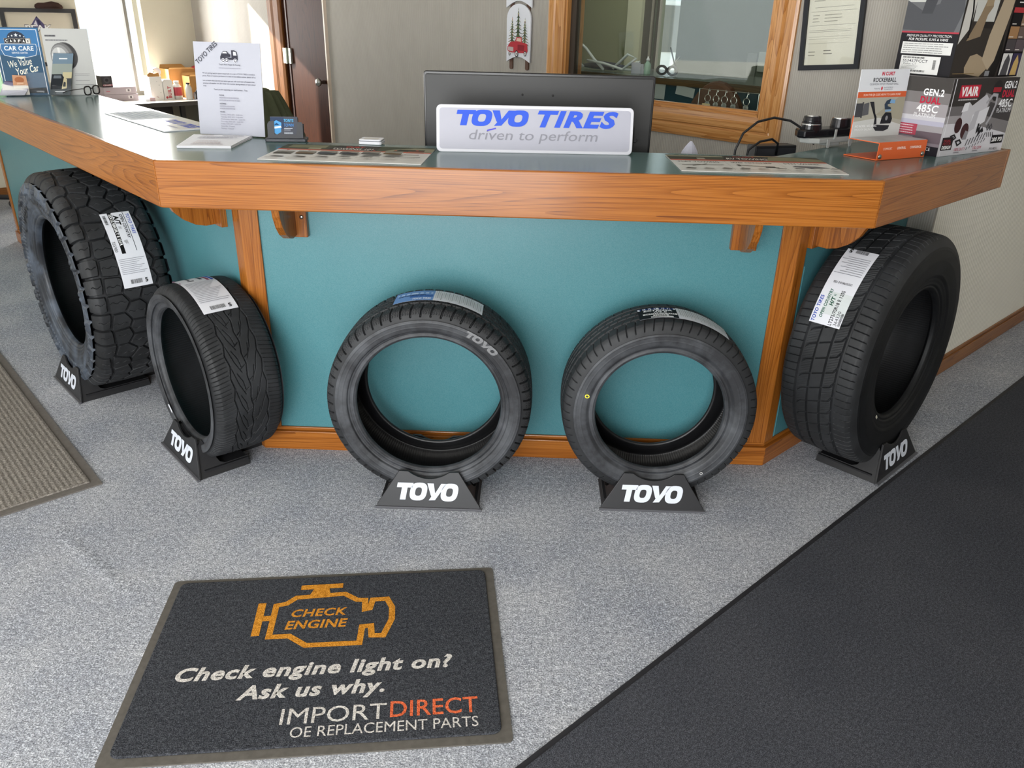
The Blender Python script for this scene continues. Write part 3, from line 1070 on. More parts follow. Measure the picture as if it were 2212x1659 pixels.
def build_counter():
    t = thing('reception_counter', 'long angled reception counter with teal panels and a thick oak edge', 'counter')
    LEN_L, LEN_R = 3.80, 1.012
    Le = (FL[0] + DL[0] * LEN_L, FL[1] + DL[1] * LEN_L)
    Re = (FR[0] + DR[0] * LEN_R, FR[1] + DR[1] * LEN_R)
    outer = [Le, FL, FR, Re]
    inner = offset_line(outer, -0.02)
    # oak edge boards
    for i in range(3):
        board('edge_board', inner[i], inner[i + 1], outer[i], outer[i + 1], ZB, ZT, M_WOODX, t, bevel=0.004)
    # countertop
    bl0 = (FL[0] + NLB[0] * 0.455, FL[1] + NLB[1] * 0.455)
    br0 = (FR[0] + NRB[0] * 0.43, FR[1] + NRB[1] * 0.43)
    ble = (Le[0] + NLB[0] * 0.455, Le[1] + NLB[1] * 0.455)
    bl = isect(bl0, DL, (0, 2.735), (1, 0))
    br = isect(br0, DR, (0, 2.70), (1, 0))
    eps = 0.004
    wa_p = (C0[0] - eps * S2, C0[1] - eps * S2)
    wA = isect(br0, DR, wa_p, (S2, -S2))
    corner = (C0[0] - eps, C0[1] - eps * 1.2)
    rB = (Re[0] + NRB[0] * 0.168, Re[1] + NRB[1] * 0.168)
    top = [inner[0], inner[1], inner[2], inner[3], rB, (corner[0] + 0.005, corner[1] - 0.006), corner, wA, br, bl, ble]
    MB().prism(top, ZT - 0.035, ZT - 0.0012).build('countertop', M_TOP, t)
    # end cap of the right-hand edge and of the far end
    board('edge_board', (Re[0] - DR[0] * 0.0, Re[1]), rB, (Re[0] + DR[0] * 0.02, Re[1] + DR[1] * 0.02), (rB[0] + DR[0] * 0.005, rB[1] + DR[1] * 0.005), ZB, ZT, M_WOODX, t, bevel=0.003)
    board('edge_board', ble, Le, (ble[0] + DL[0] * 0.02, ble[1] + DL[1] * 0.02), (Le[0] + DL[0] * 0.02, Le[1] + DL[1] * 0.02), ZB, ZT, M_WOODX, t, bevel=0.003)
    # panels
    BL, BR = (-0.965, 2.57), (0.868, 2.57)
    Lp = (BL[0] - math.cos(math.radians(46.3)) * 3.72, BL[1] + math.sin(math.radians(46.3)) * 3.72)
    Rp = isect(BR, DR, (C0[0] - 0.006 * S2, C0[1] - 0.006 * S2), (S2, -S2))
    face = [Lp, BL, BR, Rp]
    back = offset_line(face, -0.025)
    for i in range(3):
        board('panel', back[i], back[i + 1], face[i], face[i + 1], 0.0, ZB + 0.05, M_TEAL, t)
    # baseboard
    bo = offset_line(face, 0.020)
    bo2 = offset_line(face, 0.009)
    for i in range(3):
        board('base_trim', face[i], face[i + 1], bo[i], bo[i + 1], 0.0, 0.074, M_WOODX, t, bevel=0.002)
        board('base_trim', face[i], face[i + 1], bo2[i], bo2[i + 1], 0.074, 0.088, M_WOODX, t, bevel=0.003)
    # upright corner trim: two mitred faces
    for k, (p, nb) in enumerate(((BL, Lp), (BR, Rp))):
        u = Vector((1, 0)) if k == 0 else Vector((-1, 0))
        v = (Vector(nb) - Vector(p)).normalized()
        q = Vector(bo2[1 if k == 0 else 2])
        pu = Vector(p) + u * 0.058
        pv = Vector(p) + v * 0.052
        n1 = Vector((0, -0.009))
        n2 = Vector((v.y, -v.x)) * (0.009 if k == 1 else -0.009)
        poly = [tuple(Vector(p)), tuple(pu), tuple(pu + n1), tuple(q), tuple(pv + n2), tuple(pv)]
        o = MB().prism(poly, 0.088, ZB).build('corner_trim', M_WOODZ, t, bevel=0.002)
    v = (Vector(Lp) - Vector(BL)).normalized()
    n2 = Vector((v.y, -v.x)) * -0.009
    a = Vector(Lp)
    b = a - v * 0.05
    MB().prism([tuple(a), tuple(b), tuple(b + n2), tuple(a + n2)], 0.088, ZB).build('corner_trim', M_WOODZ, t, bevel=0.002)
    # end panel and staff-side worktop
    n3 = Vector((NLB[0], NLB[1]))
    e0, e1 = Vector(Lp), Vector(Lp) + n3 * 0.28
    MB().prism([tuple(e0), tuple(e1), tuple(e1 - v * 0.025), tuple(e0 - v * 0.025)], 0, ZB + 0.05).build('panel', M_TEAL, t)
    MB().prism([(bl[0] + 0.05, 2.60), (br[0] - 0.05, 2.60), (br[0] - 0.05 + 0.25, 3.12), (bl[0] + 0.28, 3.12)], 0.74, 0.765).build('worktop', M_TOP, t)
    for x in (bl[0] + 0.32, br[0] + 0.12):
        MB().bx(x - 0.02, x + 0.02, 2.62, 3.08, 0, 0.74).build('worktop_support', M_TEAL, t)
    # corbels under the edge
    def corbel(p, ang):
        # local frame: x along the panel, -y towards the customer
        w = 0.042
        c = MB().bx(-w, w, -0.022, 0, ZB - 0.142, ZB)
        web = [(0.0, ZB), (0.0, ZB - 0.135), (-0.04, ZB - 0.137), (-0.075, ZB - 0.128), (-0.11, ZB - 0.108), (-0.14, ZB - 0.078), (-0.16, ZB - 0.04), (-0.168, ZB)]
        c.prism(web, -0.018, 0.006, lambda a, b, h: (h, a - 0.02, b))
        o = c.build('corbel', M_WOODZ, t, bevel=0.0015)
        o.location = (p[0], p[1], 0)
        o.rotation_euler = (0, 0, ang)
        MB().lathe([(0.007, 0), (0.006, 0.002), (0.002, 0.003)], 12, (0, 0, 0), lambda x, y, z: (0.026 + x, -0.022 - z, ZB - 0.075 + y)).build('screw', M_STEEL, o, smooth=True)
    corbel((-0.784, 2.57), 0)
    corbel((0.688, 2.57), 0)
    vl = (Vector(BL) - Vector(Lp)).normalized()
    al = math.atan2(vl.y, vl.x)
    for s in (0.16, 1.25, 2.4):
        corbel((BL[0] - vl.x * s, BL[1] - vl.y * s), al)
    vr = (Vector(Rp) - Vector(BR)).normalized()
    corbel((BR[0] + vr.x * 0.10, BR[1] + vr.y * 0.10), math.atan2(vr.y, vr.x))
build_counter()

# ================================================================== TYRES
def catmull(P, n):
    P = np.array(P, float)
    Pe = np.vstack([2 * P[0] - P[1], P, 2 * P[-1] - P[-2]])
    out = []
    for i in range(1, len(Pe) - 2):
        t = np.linspace(0, 1, 24, endpoint=False)[:, None]
        p0, p1, p2, p3 = Pe[i - 1], Pe[i], Pe[i + 1], Pe[i + 2]
        out.append(0.5 * ((2 * p1) + (-p0 + p2) * t + (2 * p0 - 5 * p1 + 4 * p2 - p3) * t ** 2 + (-p0 + 3 * p1 - 3 * p2 + p3) * t ** 3))
    out.append(P[-1:])
    C = np.vstack(out)
    s = np.concatenate([[0], np.cumsum(np.linalg.norm(np.diff(C, axis=0), axis=1))])
    q = np.linspace(0, s[-1], n)
    return np.stack([np.interp(q, s, C[:, 0]), np.interp(q, s, C[:, 1])], -1), q

def sdist(U, A, segs, P):
    """distance in metres from (A,U) to line segments repeated with period P along U"""
    D = np.full(U.shape, 1.0)
    u = np.mod(U, P)
    for (a0, u0), (a1, u1) in segs:
        for k in (-1, 0, 1):
            x0, y0, x1, y1 = a0, u0 + k * P, a1, u1 + k * P
            dx, dy = x1 - x0, y1 - y0
            L2 = dx * dx + dy * dy + 1e-12
            t = np.clip(((A - x0) * dx + (u - y0) * dy) / L2, 0, 1)
            D = np.minimum(D, np.hypot(A - x0 - t * dx, u - y0 - t * dy))
    return D

def cut(D, half, soft=0.0008):
    return np.clip((half + soft - D) / (2 * soft), 0, 1)

def sweep(prof_w, prof_r, height, nu, R, normal=True):
    """revolve a profile; height(PHI, K) gives displacement along the profile normal"""
    m = len(prof_w)
    phi = np.linspace(0, 2 * PI, nu, endpoint=False)
    dw = np.gradient(prof_w)
    dr = np.gradient(prof_r)
    L = np.hypot(dw, dr) + 1e-9
    nw, nr = -dr / L, dw / L
    H = height(phi[:, None] + np.zeros((1, m)))
    W = prof_w[None, :] + nw[None, :] * H
    Rr = prof_r[None, :] + nr[None, :] * H
    V = np.stack([Rr * np.sin(phi)[:, None], -W, R + Rr * np.cos(phi)[:, None]], -1).reshape(-1, 3)
    i = np.arange(nu * m).reshape(nu, m)
    j = np.roll(i, -1, axis=0)
    Q = np.stack([i[:, :-1], i[:, 1:], j[:, 1:], j[:, :-1]], -1).reshape(-1, 4)
    return V, Q

def tread_profile(R, W, tw, nv):
    h = W / 2
    half = [(0, R), (tw * 0.5, R - 0.0012), (tw * 0.88, R - 0.004), (tw, R - 0.0085), (tw + 0.45 * (h - tw), R - 0.020), (h * 0.965, R - 0.040)]
    P = [(-a, b) for a, b in reversed(half[1:])] + half
    C, s = catmull(P, nv)
    return C, s - s[-1] / 2

def make_tyre(t, R, W, rb, tw, tread, nv, nu, side_m=None, ribs=None, lugs=None, side_rings=True):
    C, arc = tread_profile(R, W, tw, nv)
    A = arc[None, :] + np.zeros((nu, 1))
    def hfun(PHI):
        return tread(PHI * R, A)
    V, Q = sweep(C[:, 0], C[:, 1], hfun, nu, R)
    np_mesh('tread', V, Q, M_TREAD, t, smooth=False)
    h = W / 2
    for s in (1, -1):
        mid = (R + rb) / 2
        P = [(h * 0.965, R - 0.040), (h * 0.995, mid + 0.30 * (R - rb) * 0.5), (h, mid), (h * 0.97, mid - 0.4 * (R - rb) * 0.5), (h * 0.905, rb + 0.026), (h * 0.875, rb + 0.018), (h * 0.885, rb + 0.012), (h * 0.84, rb + 0.003), (h * 0.76, rb)]
        C2, s2 = catmull(P, 56)
        fr = (R - 0.04 - C2[:, 1]) / (R - 0.04 - rb)
        ring = np.zeros(len(fr))
        for c_, w_, a_ in ((0.06, 0.02, 0.0012), (0.30, 0.02, 0.0008), (0.62, 0.025, 0.0010), (0.70, 0.02, -0.0012), (0.84, 0.03, 0.0018)):
            ring += a_ * np.exp(-((fr - c_) / w_) ** 2)
        def h2(PHI, fr=fr, ring=ring):
            H = ring[None, :] + np.zeros_like(PHI)
            if lugs:
                H = H + lugs(PHI, fr[None, :])
            return H
        nu2 = 720 if lugs else 180
        cw = C2[:, 0] * s
        V, Q = sweep(cw if s > 0 else cw, C2[:, 1], (lambda PHI, s=s: h2(PHI) * (1 if s > 0 else -1)), nu2, R)
        np_mesh('sidewall', V, Q, side_m or M_RUBBER, t)
    P = [(-h * 0.76, rb), (-h * 0.70, rb + 0.006), (-h * 0.80, rb + 0.03), (-h * 0.93, (R + rb) / 2), (-h * 0.86, R - 0.045), (-h * 0.6, R - 0.024), (0, R - 0.018)]
    P = P + [(-a, b) for a, b in reversed(P[:-1])]
    C3, s3 = catmull(P, 60)
    A3 = s3[None, :] - s3[-1] / 2
    nu3 = 900
    V, Q = sweep(C3[:, 0], C3[:, 1], lambda PHI: -0.0004 * (np.sin(PHI * round(2 * PI * R / 0.0095) + A3 * 30) * (np.abs(A3) < tw * 1.2)) , nu3, R)
    np_mesh('inner_liner', V, Q, M_LINER, t)

def cyl_fn(R, wf, phi0):
    """map label coordinates on the tread: x runs clockwise round the tyre, y from the front edge wf towards the back"""
    def fn(x, y, h=0.0):
        a = phi0 + x / R
        w = wf - y
        r = R + 0.0016 + h - 0.004 * (w / 0.12) ** 2
        return (r * math.sin(a), -w, R + r * math.cos(a))
    return fn

def sticker(t, fn, L, H, elems, name='tread_label', label=None):
    mb = MB()
    nx, ny = 24, 4
    for z in (0.0, 0.0005):
        mb.add([fn(L * i / nx, H * j / ny, z) for j in range(ny + 1) for i in range(nx + 1)], [(j * (nx + 1) + i, j * (nx + 1) + i + 1, (j + 1) * (nx + 1) + i + 1, (j + 1) * (nx + 1) + i) for j in range(ny) for i in range(nx)])
    o = mb.build(name, M_LABEL, t, fix=False, label=label, smooth=True)
    printed('label_print', elems, fn, o, 0.0008, 0.00005)
    return o

# ---- tread patterns (U = length round the tyre, A = length across it, metres); return displacement
def voronoi_tread(U, A, R, seed=3):
    n = round(2 * PI * R / 0.070)
    pitch = 2 * PI * R / n
    r = np.random.default_rng(seed)
    rows = (-0.140, -0.066, -0.004, 0.062, 0.140)
    off = (0.0, 0.45, 0.0, 0.55, 0.5)
    j = r.uniform(-1, 1, (len(rows), n, 2))
    pts = []
    for q, a in enumerate(rows):
        amp = 0.004 if q in (0, 4) else 0.013
        for k in range(n):
            pts.append((a + j[q, k, 0] * (0.003 if q in (0, 4) else 0.012), (k + off[q]) * pitch + j[q, k, 1] * amp, q, k))
    F1 = np.full(U.shape, 9.0)
    F2 = np.full(U.shape, 9.0)
    S = np.zeros(U.shape)
    C = 2 * PI * R
    for a, u, q, k in pts:
        d = np.abs(U - u)
        d = np.minimum(d, C - d)
        sc = 1.0 if q in (1, 2, 3) else 0.8
        col = d[:, 0] < 0.13
        if not col.any():
            continue
        dd = np.hypot(d[col] * 1.0, (A[col] - a) * sc)
        f1, f2 = F1[col], F2[col]
        F2[col] = np.minimum(f2, np.maximum(f1, dd))
        near = dd < f1
        s = S[col]
        s[near] = (U[col] - u)[near]
        S[col] = s
        F1[col] = np.minimum(f1, dd)
    edge = (F2 - F1) / 2
    g = cut(edge, 0.0034 + 0.0016 * np.clip((np.abs(A) - 0.09) / 0.02, 0, 1), 0.0010)
    step = 0.0035 * np.sign(np.sin(A / 0.0065))
    sipe = cut(np.abs(S - 0.003 * np.sin(A / 0.0045)), 0.0009, 0.0009) * (edge > 0.009)
    ax = np.abs(A)
    return -0.0125 * g * np.clip((0.186 - ax) / 0.008, 0, 1) - 0.0035 * sipe * (ax < 0.14) + 0.0

def p_at(U, A):
    return voronoi_tread(U, A, 0.44)
def lugs_at(PHI, fr):
    n = 39
    k = np.mod(PHI / (2 * PI) * n + 0.5, 1.0)
    alt = np.mod(np.floor(PHI / (2 * PI) * n + 0.5), 2)
    ln = 0.16 + 0.13 * alt
    bar = np.clip((np.minimum(k, 1 - k) - 0.09) / 0.03, 0, 1) * np.clip((ln - fr) / 0.02, 0, 1)
    k2 = np.mod(PHI / (2 * PI) * n * 3, 1.0)
    fin = np.clip((np.minimum(k2, 1 - k2) - 0.12) / 0.06, 0, 1) * np.clip((0.44 - fr) / 0.02, 0, 1) * np.clip((fr - 0.17) / 0.02, 0, 1)
    return 0.0090 * bar + 0.0030 * fin

def p_sport(U, A):
    R = 0.312
    P = 2 * PI * R / 26
    segs = []
    for q in (1, -1):
        z = 0.054 * q
        o = 0 if q > 0 else P * 0.5
        segs += [((z - 0.004 * q, o), (z + 0.004 * q, o + P * 0.5)), ((z + 0.004 * q, o + P * 0.5), (z - 0.004 * q, o + P))]
    segs += [((-0.003, 0), (0.003, P * 0.55)), ((0.003, P * 0.55), (-0.003, P))]
    thin = [((0.050, 0.0), (0.040, P * 0.55)), ((0.040, P * 0.55), (0.034, P * 0.85)), ((0.034, P * 0.85), (0.017, P * 1.35)),
            ((0.034, P * 0.35), (0.020, P * 0.75)), ((0.020, P * 0.75), (0.016, P * 1.1)), ((0.020, P * 0.2), (0.004, P * 0.05)),
            ((-0.050, P * 0.5), (-0.036, P * 0.95)), ((-0.036, P * 0.95), (-0.030, P * 1.3)), ((-0.030, P * 1.3), (-0.012, P * 1.8)),
            ((-0.026, P * 0.15), (-0.018, P * 0.6)), ((-0.018, P * 0.6), (-0.004, P * 0.72))]
    D = sdist(U, A, segs, P)
    D2 = sdist(U, A, thin, P)
    ax = np.abs(A)
    ps = 2 * PI * R / round(2 * PI * R / 0.0150)
    d3 = np.abs(np.mod(U - 0.22 * ax + ps / 2, ps) - ps / 2)
    sh = cut(d3, 0.0008, 0.0007) * np.clip((ax - 0.060) / 0.003, 0, 1) * np.clip((0.126 - ax) / 0.004, 0, 1)
    return -0.007 * np.maximum(cut(D, 0.0017), 0.75 * cut(D2, 0.0011, 0.0007)) - 0.0035 * sh

def p_winter(U, A):
    R = 0.3314
    ax = np.abs(A)
    P = 2 * PI * R / 62
    g = np.maximum(cut(np.abs(ax - 0.052), 0.0042), cut(np.abs(ax - 0.017), 0.003))
    u = U + np.where(A > 0, 0, P / 2)
    d = np.abs(np.mod(u + 0.15 * ax + P / 2, P) - P / 2)
    sh = cut(d, 0.0026) * (ax > 0.052) * np.clip((0.122 - ax) / 0.004, 0, 1)
    P2 = P
    d2 = np.abs(np.mod(u - 0.9 * A + P2 / 2, P2) - P2 / 2)
    ce = cut(d2, 0.0018) * (ax < 0.05)
    P3 = P / 4
    d3 = np.abs(np.mod(u + 0.15 * ax + 0.0012 * np.sin(A / 0.0016) + P3 / 2, P3) - P3 / 2)
    si = cut(d3, 0.0005, 0.0009) * (ax < 0.112)
    return -0.0085 * np.maximum(np.maximum(g, sh), 0.8 * ce) - 0.002 * si

def p_touring(U, A):
    R = 0.316
    ax = np.abs(A)
    P = 2 * PI * R / 66
    g = np.maximum(cut(np.abs(ax - 0.047), 0.004), cut(np.abs(ax - 0.014), 0.0036))
    d = np.abs(np.mod(U + 0.2 * ax + P / 2, P) - P / 2)
    sh = cut(d, 0.0014) * (ax > 0.054) * np.clip((0.112 - ax) / 0.004, 0, 1)
    d2 = np.abs(np.mod(U + 0.6 * A + P / 2, P) - P / 2)
    ce = cut(d2, 0.0011, 0.001) * (ax < 0.044)
    return -0.0075 * g - 0.005 * sh - 0.004 * ce

def p_highway(U, A):
    R = 0.421
    ax = np.abs(A)
    P = 2 * PI * R / 50
    g = np.maximum(cut(np.abs(ax - 0.066), 0.0048), cut(np.abs(ax - 0.0225), 0.0032))
    segs = [((-0.064, 0.0), (-0.05, 0.016)), ((-0.05, 0.016), (0.05, 0.052)), ((0.05, 0.052), (0.064, 0.075))]
    D = sdist(U, A, [((a, u * P / 0.053), (b, v * P / 0.053)) for (a, u), (b, v) in segs], P)
    dg = cut(D, 0.0016, 0.001)
    P3 = P / 2.0
    d3 = np.abs(np.mod(U + 0.1 * ax + P3 / 2, P3) - P3 / 2)
    sh = cut(d3, 0.0010, 0.0007) * (ax > 0.072) * np.clip((0.128 - ax) / 0.004, 0, 1)
    P4 = P / 6
    d4 = np.abs(np.mod(U - 0.5 * A + P4 / 2, P4) - P4 / 2)
    si = cut(d4, 0.0004, 0.0009) * (ax > 0.028) * (ax < 0.06)
    return -0.0095 * np.maximum(g, 0.75 * dg) - 0.006 * sh - 0.0018 * si

def arc_text_fn(R, r0, w, phi0):
    """lettering on the front sidewall, x clockwise, y outwards"""
    def fn(x, y, h=0.0):
        a = phi0 + x / r0
        r = r0 + y
        return (r * math.sin(a), -(w + h), R + r * math.cos(a))
    return fn

def tyre_stand(label, x, y, ang, W, R):
    """black plastic display stand; same local frame as its tyre"""
    t = thing('tire_stand', label, 'tire stand', (x, y, 0), ang, 'tire display stands')
    yf, yft = -(W / 2 + 0.045), -(W / 2 + 0.012)
    yb, ybt = (W / 2 + 0.020), (W / 2 + 0.007)
    ym = yf + 0.19 + max(0, W - 0.25) * 1.4
    ZP = 0.124
    hb, ht = 0.172, 0.098
    def plate(y0, y1, sgn, th=0.007, hb=hb, ht=ht):
        P = [(-hb, 0.0), (hb, 0.0), (hb - 0.002, 0.012), (ht, ZP)]
        P.append((ht - 0.030, ZP - 0.001))
        for k in range(1, 10):
            s = -1 + 2 * k / 10
            xx = -s * (ht - 0.032)
            P.append((xx, ZP - 0.003 - 0.021 * (1 - s * s)))
        P.append((-(ht - 0.030), ZP - 0.001))
        P.append((-ht, ZP))
        P.append((-hb + 0.002, 0.012))
        n = len(P)
        V = []
        for off in (0, th * -sgn):
            for a, b in P:
                yy = y0 + (y1 - y0) * (b / ZP) + off
                V.append((a, yy, b))
        F = [tuple(range(n)), tuple(reversed(range(n, 2 * n)))]
        for i in range(n):
            j = (i + 1) % n
            F.append((i, i + n, j + n, j))
        return MB().add(V, F)
    plate(yf, yft, -1).build('front_plate', M_BLACKPL, t, bevel=0.0012)
    rw, rt = (0.100, 0.088) if W < 0.24 else (0.074, 0.068)
    plate(yb, ybt, 1, 0.007, rw, rt).build('rear_plate', M_BLACKPL, t, bevel=0.0012)
    b = MB()
    for s in (1, -1):
        ys = [(yf + 0.008, 0.0), (yf + 0.030, 0.095), (yft + 0.020, 0.115), (yft + 0.034, 0.085), (yft + 0.058, 0.036), (yft + 0.075, 0.028), (ym, 0.028), (ym, 0.0)]
        V = []
        for dd in (0.0, -0.006):
            for yy, z in ys:
                V.append((s * (hb - 0.006 - (hb - ht) * z / ZP + dd), yy, z))
        n = len(ys)
        F = [tuple(range(n)), tuple(reversed(range(n, 2 * n)))]
        for i in range(n):
            j = (i + 1) % n
            F.append((i, i + n, j + n, j))
        b.add(V, F)
    for s in (1, -1):
        b.bx(s * (rw - 0.008) - 0.003, s * (rw - 0.008) + 0.003, ym - 0.03, yb - 0.004, 0.0, 0.020)
    # cradle floor just under the tyre: flat in the middle, rising to both sides
    cr = [(-hb + 0.012, 0.026)]
    for k in range(9):
        xx = -0.105 + 0.21 * k / 8
        cr.append((xx, max(0.016, 0.018 + R - math.sqrt(R * R - xx * xx) - 0.001)))
    cr.append((hb - 0.012, 0.026))
    low = [(a, min(q, 0.026) - 0.006) for a, q in reversed(cr)]
    b.prism([(a, min(q, 0.026)) for a, q in cr] + low, yf + 0.03, ym - 0.002, lambda a, q, h: (a, h, q))
    b.bx(-rw + 0.008, rw - 0.008, ym - 0.03, yb - 0.01, 0.008, 0.014)
    b.build('cradle', M_BLACKPL, t)
    MB().bx(-hb - 0.004, hb + 0.004, yf - 0.006, yf + 0.004, 0.0, 0.008).build('foot_rail', M_GREYPL, t, bevel=0.001)
    n = Vector((0, -(ZP), -(yft - yf))).normalized()
    slope = (yft - yf) / ZP
    fn = lambda xx, yy, h=0.0: (xx, yf + slope * yy - h, yy)
    printed('lettering', TOYO(-0.112, 0.030, 0.056, 'w', 0.215), fn, t, 0.0012, 0.0, {'w': M_WHITEVIN}, label='white block lettering')
    return t

def small_rows(x0, y0, y1, n, step, k0):
    """rows of unreadable small print running across a tyre label"""
    out = []
    for k in range(n):
        x = x0 + k * step
        e = y1 - (y1 - y0) * 0.4 * ((k * k0) % 7) / 7
        out.append(RECT(x, y0, x + step * 0.22, e, '#8d8f96', 2))
    return out
TG = 'tires on display stands'
def build_tyres():
    deg = math.radians
    # 1: big all-terrain tyre, left
    R = 0.440
    t = thing('tire', 'largest all-terrain tire with chunky blocks under the left end of the counter', 'tire', (-1.811, 3.118, 0.02), -deg(45), TG)
    make_tyre(t, R, 0.318, 0.256, 0.132, p_at, 170, 1900, M_BLUISH, lugs=lugs_at)
    L, H = 0.292, 0.106
    fn = cyl_fn(R, 0.029, deg(43.5))
    E = [TEXT('TOYO TIRES', 0.010, H - 0.017, 0.011, '#2a4aa8', 0.085, 0.02, 0.15), RECT(0.002, H - 0.026, 0.160, H - 0.024, '#22242c', 6),
         TEXT('OPEN COUNTRY', 0.010, H - 0.040, 0.010, '#1d1d20', 0.100, 0.03), TEXT('A/T', 0.012, H - 0.062, 0.016, '#101010', 0.042, 0.05, 0.15), TEXT('III', 0.060, H - 0.060, 0.011, '#8a8a8a', 0.010),
         POLY([(0.118, H - 0.060), (0.132, H - 0.052), (0.126, H - 0.048), (0.136, H - 0.044), (0.114, H - 0.046)], '#a9a9ad'),
         RECT(0.0, H - 0.080, 0.165, H - 0.066, '#151515', 6), TEXT('35X12.50R20LT E 121R', 0.006, H - 0.077, 0.0090, '#f4f4f4', 0.128, 0.03), TEXT('355980', 0.116, H - 0.102, 0.011, '#3c3c3c', 0.040)]
    E += BARCODE(0.010, 0.006, 0.050, 0.016, '#2a2a2a', 3)
    E += small_rows(0.185, 0.006, 0.098, 9, 0.0068, 37)
    E += [TEXT('5', 0.279, H - 0.026, 0.015, '#1c1c1c', 0.010, 0.03, 0, 'L', PI / 2)]
    E += BARCODE(0.263, 0.028, 0.279, 0.070, '#555555', 5, True)
    sticker(t, fn, L, H, E, label='white paper size label')
    wl = 0.1585
    for s, a0, w_ in (('OPEN', -62, 0.17), ('COUNTRY', -12, 0.26)):
        printed('raised_lettering', [TEXT(s, 0, 0, 0.036, 'k', w_, 0.01)], arc_text_fn(R, 0.318, wl, deg(a0)), t, 0.0012, 0.0, {'k': M_RAISED})
    tyre_stand('display stand under the largest all-terrain tire on the left', -1.811, 3.118, -deg(45), 0.318, R)

    # 2: low-profile sport tyre
    R = 0.312
    t = thing('tire', 'low-profile sport tire leaning its tread to the corner post left of the front panel', 'tire', (-1.12, 2.5424, 0.02), -deg(46.7), TG)
    make_tyre(t, R, 0.25, 0.231, 0.103, p_sport, 170, 1600)
    L, H = 0.272, 0.116
    fn = cyl_fn(R, 0.068, deg(-16))
    E = [RECT(0.002, H - 0.012, 0.085, H - 0.003, '#2d4fae', 4), RECT(0.002, H - 0.026, 0.085, H - 0.016, '#8a4a63', 4), LINES(0.012, H - 0.045, 0.067, H - 0.032, 1, '#222226', 0.7, 0.05, 22), RECT(0.062, 0.030, 0.070, 0.052, '#3c3c40'), LINES(0.014, 0.034, 0.054, 0.046, 1, '#2a2a2c', 0.6, 0.05, 23),
         POLY([(0.0, 0.0), (0.080, 0.0), (0.080, 0.004), (0.0, 0.009)], '#9a4f74')]
    E += small_rows(0.094, 0.008, 0.108, 16, 0.0086, 29)
    E += [TEXT('5', 0.263, H - 0.028, 0.014, '#1c1c1c', 0.010, 0.03, 0, 'L', PI / 2)]
    E += BARCODE(0.247, 0.028, 0.263, 0.076, '#555555', 6, True)
    sticker(t, fn, L, H, E, label='white paper size label')
    b = MB()
    f = arc_text_fn(R, 0.247, 0.1235, deg(-140))
    b.add([f(x, y, h) for h in (0.0008, 0.0016) for x, y in ((-0.020, -0.004), (0.014, -0.004), (0.018, 0.008), (-0.020, 0.006))], [(0, 1, 2, 3), (7, 6, 5, 4), (0, 4, 5, 1), (1, 5, 6, 2), (2, 6, 7, 3), (3, 7, 4, 0)])
    b.build('bead_sticker', M_LABEL, t, label='small white sticker on the bead')
    tyre_stand('display stand under the low-profile sport tire', -1.12, 2.5424, -deg(46.7), 0.25, R)

    # 3: winter tyre in front of the panel
    R = 0.3314
    t = thing('tire', 'front-facing tire with a blue and silver label and worn pale lettering', 'tire', (-0.3154, 2.3497, 0.02), 0.004, TG)
    make_tyre(t, R, 0.235, 0.231, 0.097, p_winter, 150, 1600)
    fn = cyl_fn(R, 0.036, deg(-19.5))
    L, H = 0.285, 0.094
    E = [RECT(0, 0, 0.125, H, '#6d93c8', 8), RECT(0.006, 0.062, 0.120, 0.074, '#b9cde8', 6), RECT(0.05, 0.030, 0.122, 0.05, '#3d62a4', 4), TEXT('TOYO TIRES', 0.06, 0.010, 0.012, '#eef3fb', 0.058, 0.03, 0.15), LINES(0.012, 0.044, 0.10, 0.056, 1, '#20304c', 0.5, 0.05, 21)]
    r = random.Random(5)
    for k in range(26):
        x = 0.130 + k * 0.0058
        y0 = 0.006 + 0.02 * r.random()
        E.append(RECT(x, y0, x + 0.0020, y0 + 0.05 + 0.025 * r.random(), '#9da3a2' if k % 2 else '#c3c8c6', 3))
    sticker(t, fn, L, H, E, label='blue and silver paper label')
    grey = mat('worn_pale_print', '#77787a', 0.7)
    printed('sidewall_print', TOYO(0, 0, 0.021, 'k', 0.118), arc_text_fn(R, 0.276, 0.1172, deg(24.5)), t, 0.0014, 0.0, {'k': grey}, label='worn pale lettering')
    tyre_stand('display stand under the tire with the blue and silver label', -0.3154, 2.3497, 0.004, 0.235, R)

    # 4: touring tyre in front of the panel
    R = 0.316
    t = thing('tire', 'front-facing tire with a black and white label and a yellow dot', 'tire', (0.4267, 2.3745, 0.02), 0.005, TG)
    make_tyre(t, R, 0.212, 0.2065, 0.088, p_touring, 150, 1600)
    fn = cyl_fn(R, 0.062, deg(-16))
    L, H = 0.300, 0.092
    E = [RECT(0, 0, 0.122, H, '#18181b', 8), RECT(0.002, 0.072, 0.120, 0.086, '#eceef4', 6), TEXT('TOYO TIRES', 0.006, 0.074, 0.010, '#23357c', 0.11, 0.05, 0.15), TEXT('EXTENSA', 0.018, 0.057, 0.011, '#f2f2f4', 0.09, 0.05, 0.2), TEXT('A/S II', 0.048, 0.043, 0.011, '#f2f2f4', 0.042, 0.04, 0.2),
         RECT(0.014, 0.028, 0.120, 0.039, '#eeeeee', 6), TEXT('205/55R16 91H', 0.020, 0.030, 0.008, '#222', 0.092, 0.02), RECT(0.044, 0.016, 0.092, 0.025, '#eeeeee', 3), TEXT('147050', 0.050, 0.0172, 0.0065, '#222', 0.035, 0.02), RECT(0.036, 0.003, 0.105, 0.013, '#e4e4e4', 4)]
    E = [(e[:5] + ('#222222',) + e[6:] if e[0] == 'T' and e[5] == '#222' else e) for e in E]
    E += BARCODE(0.040, 0.005, 0.085, 0.011, '#333333', 8)
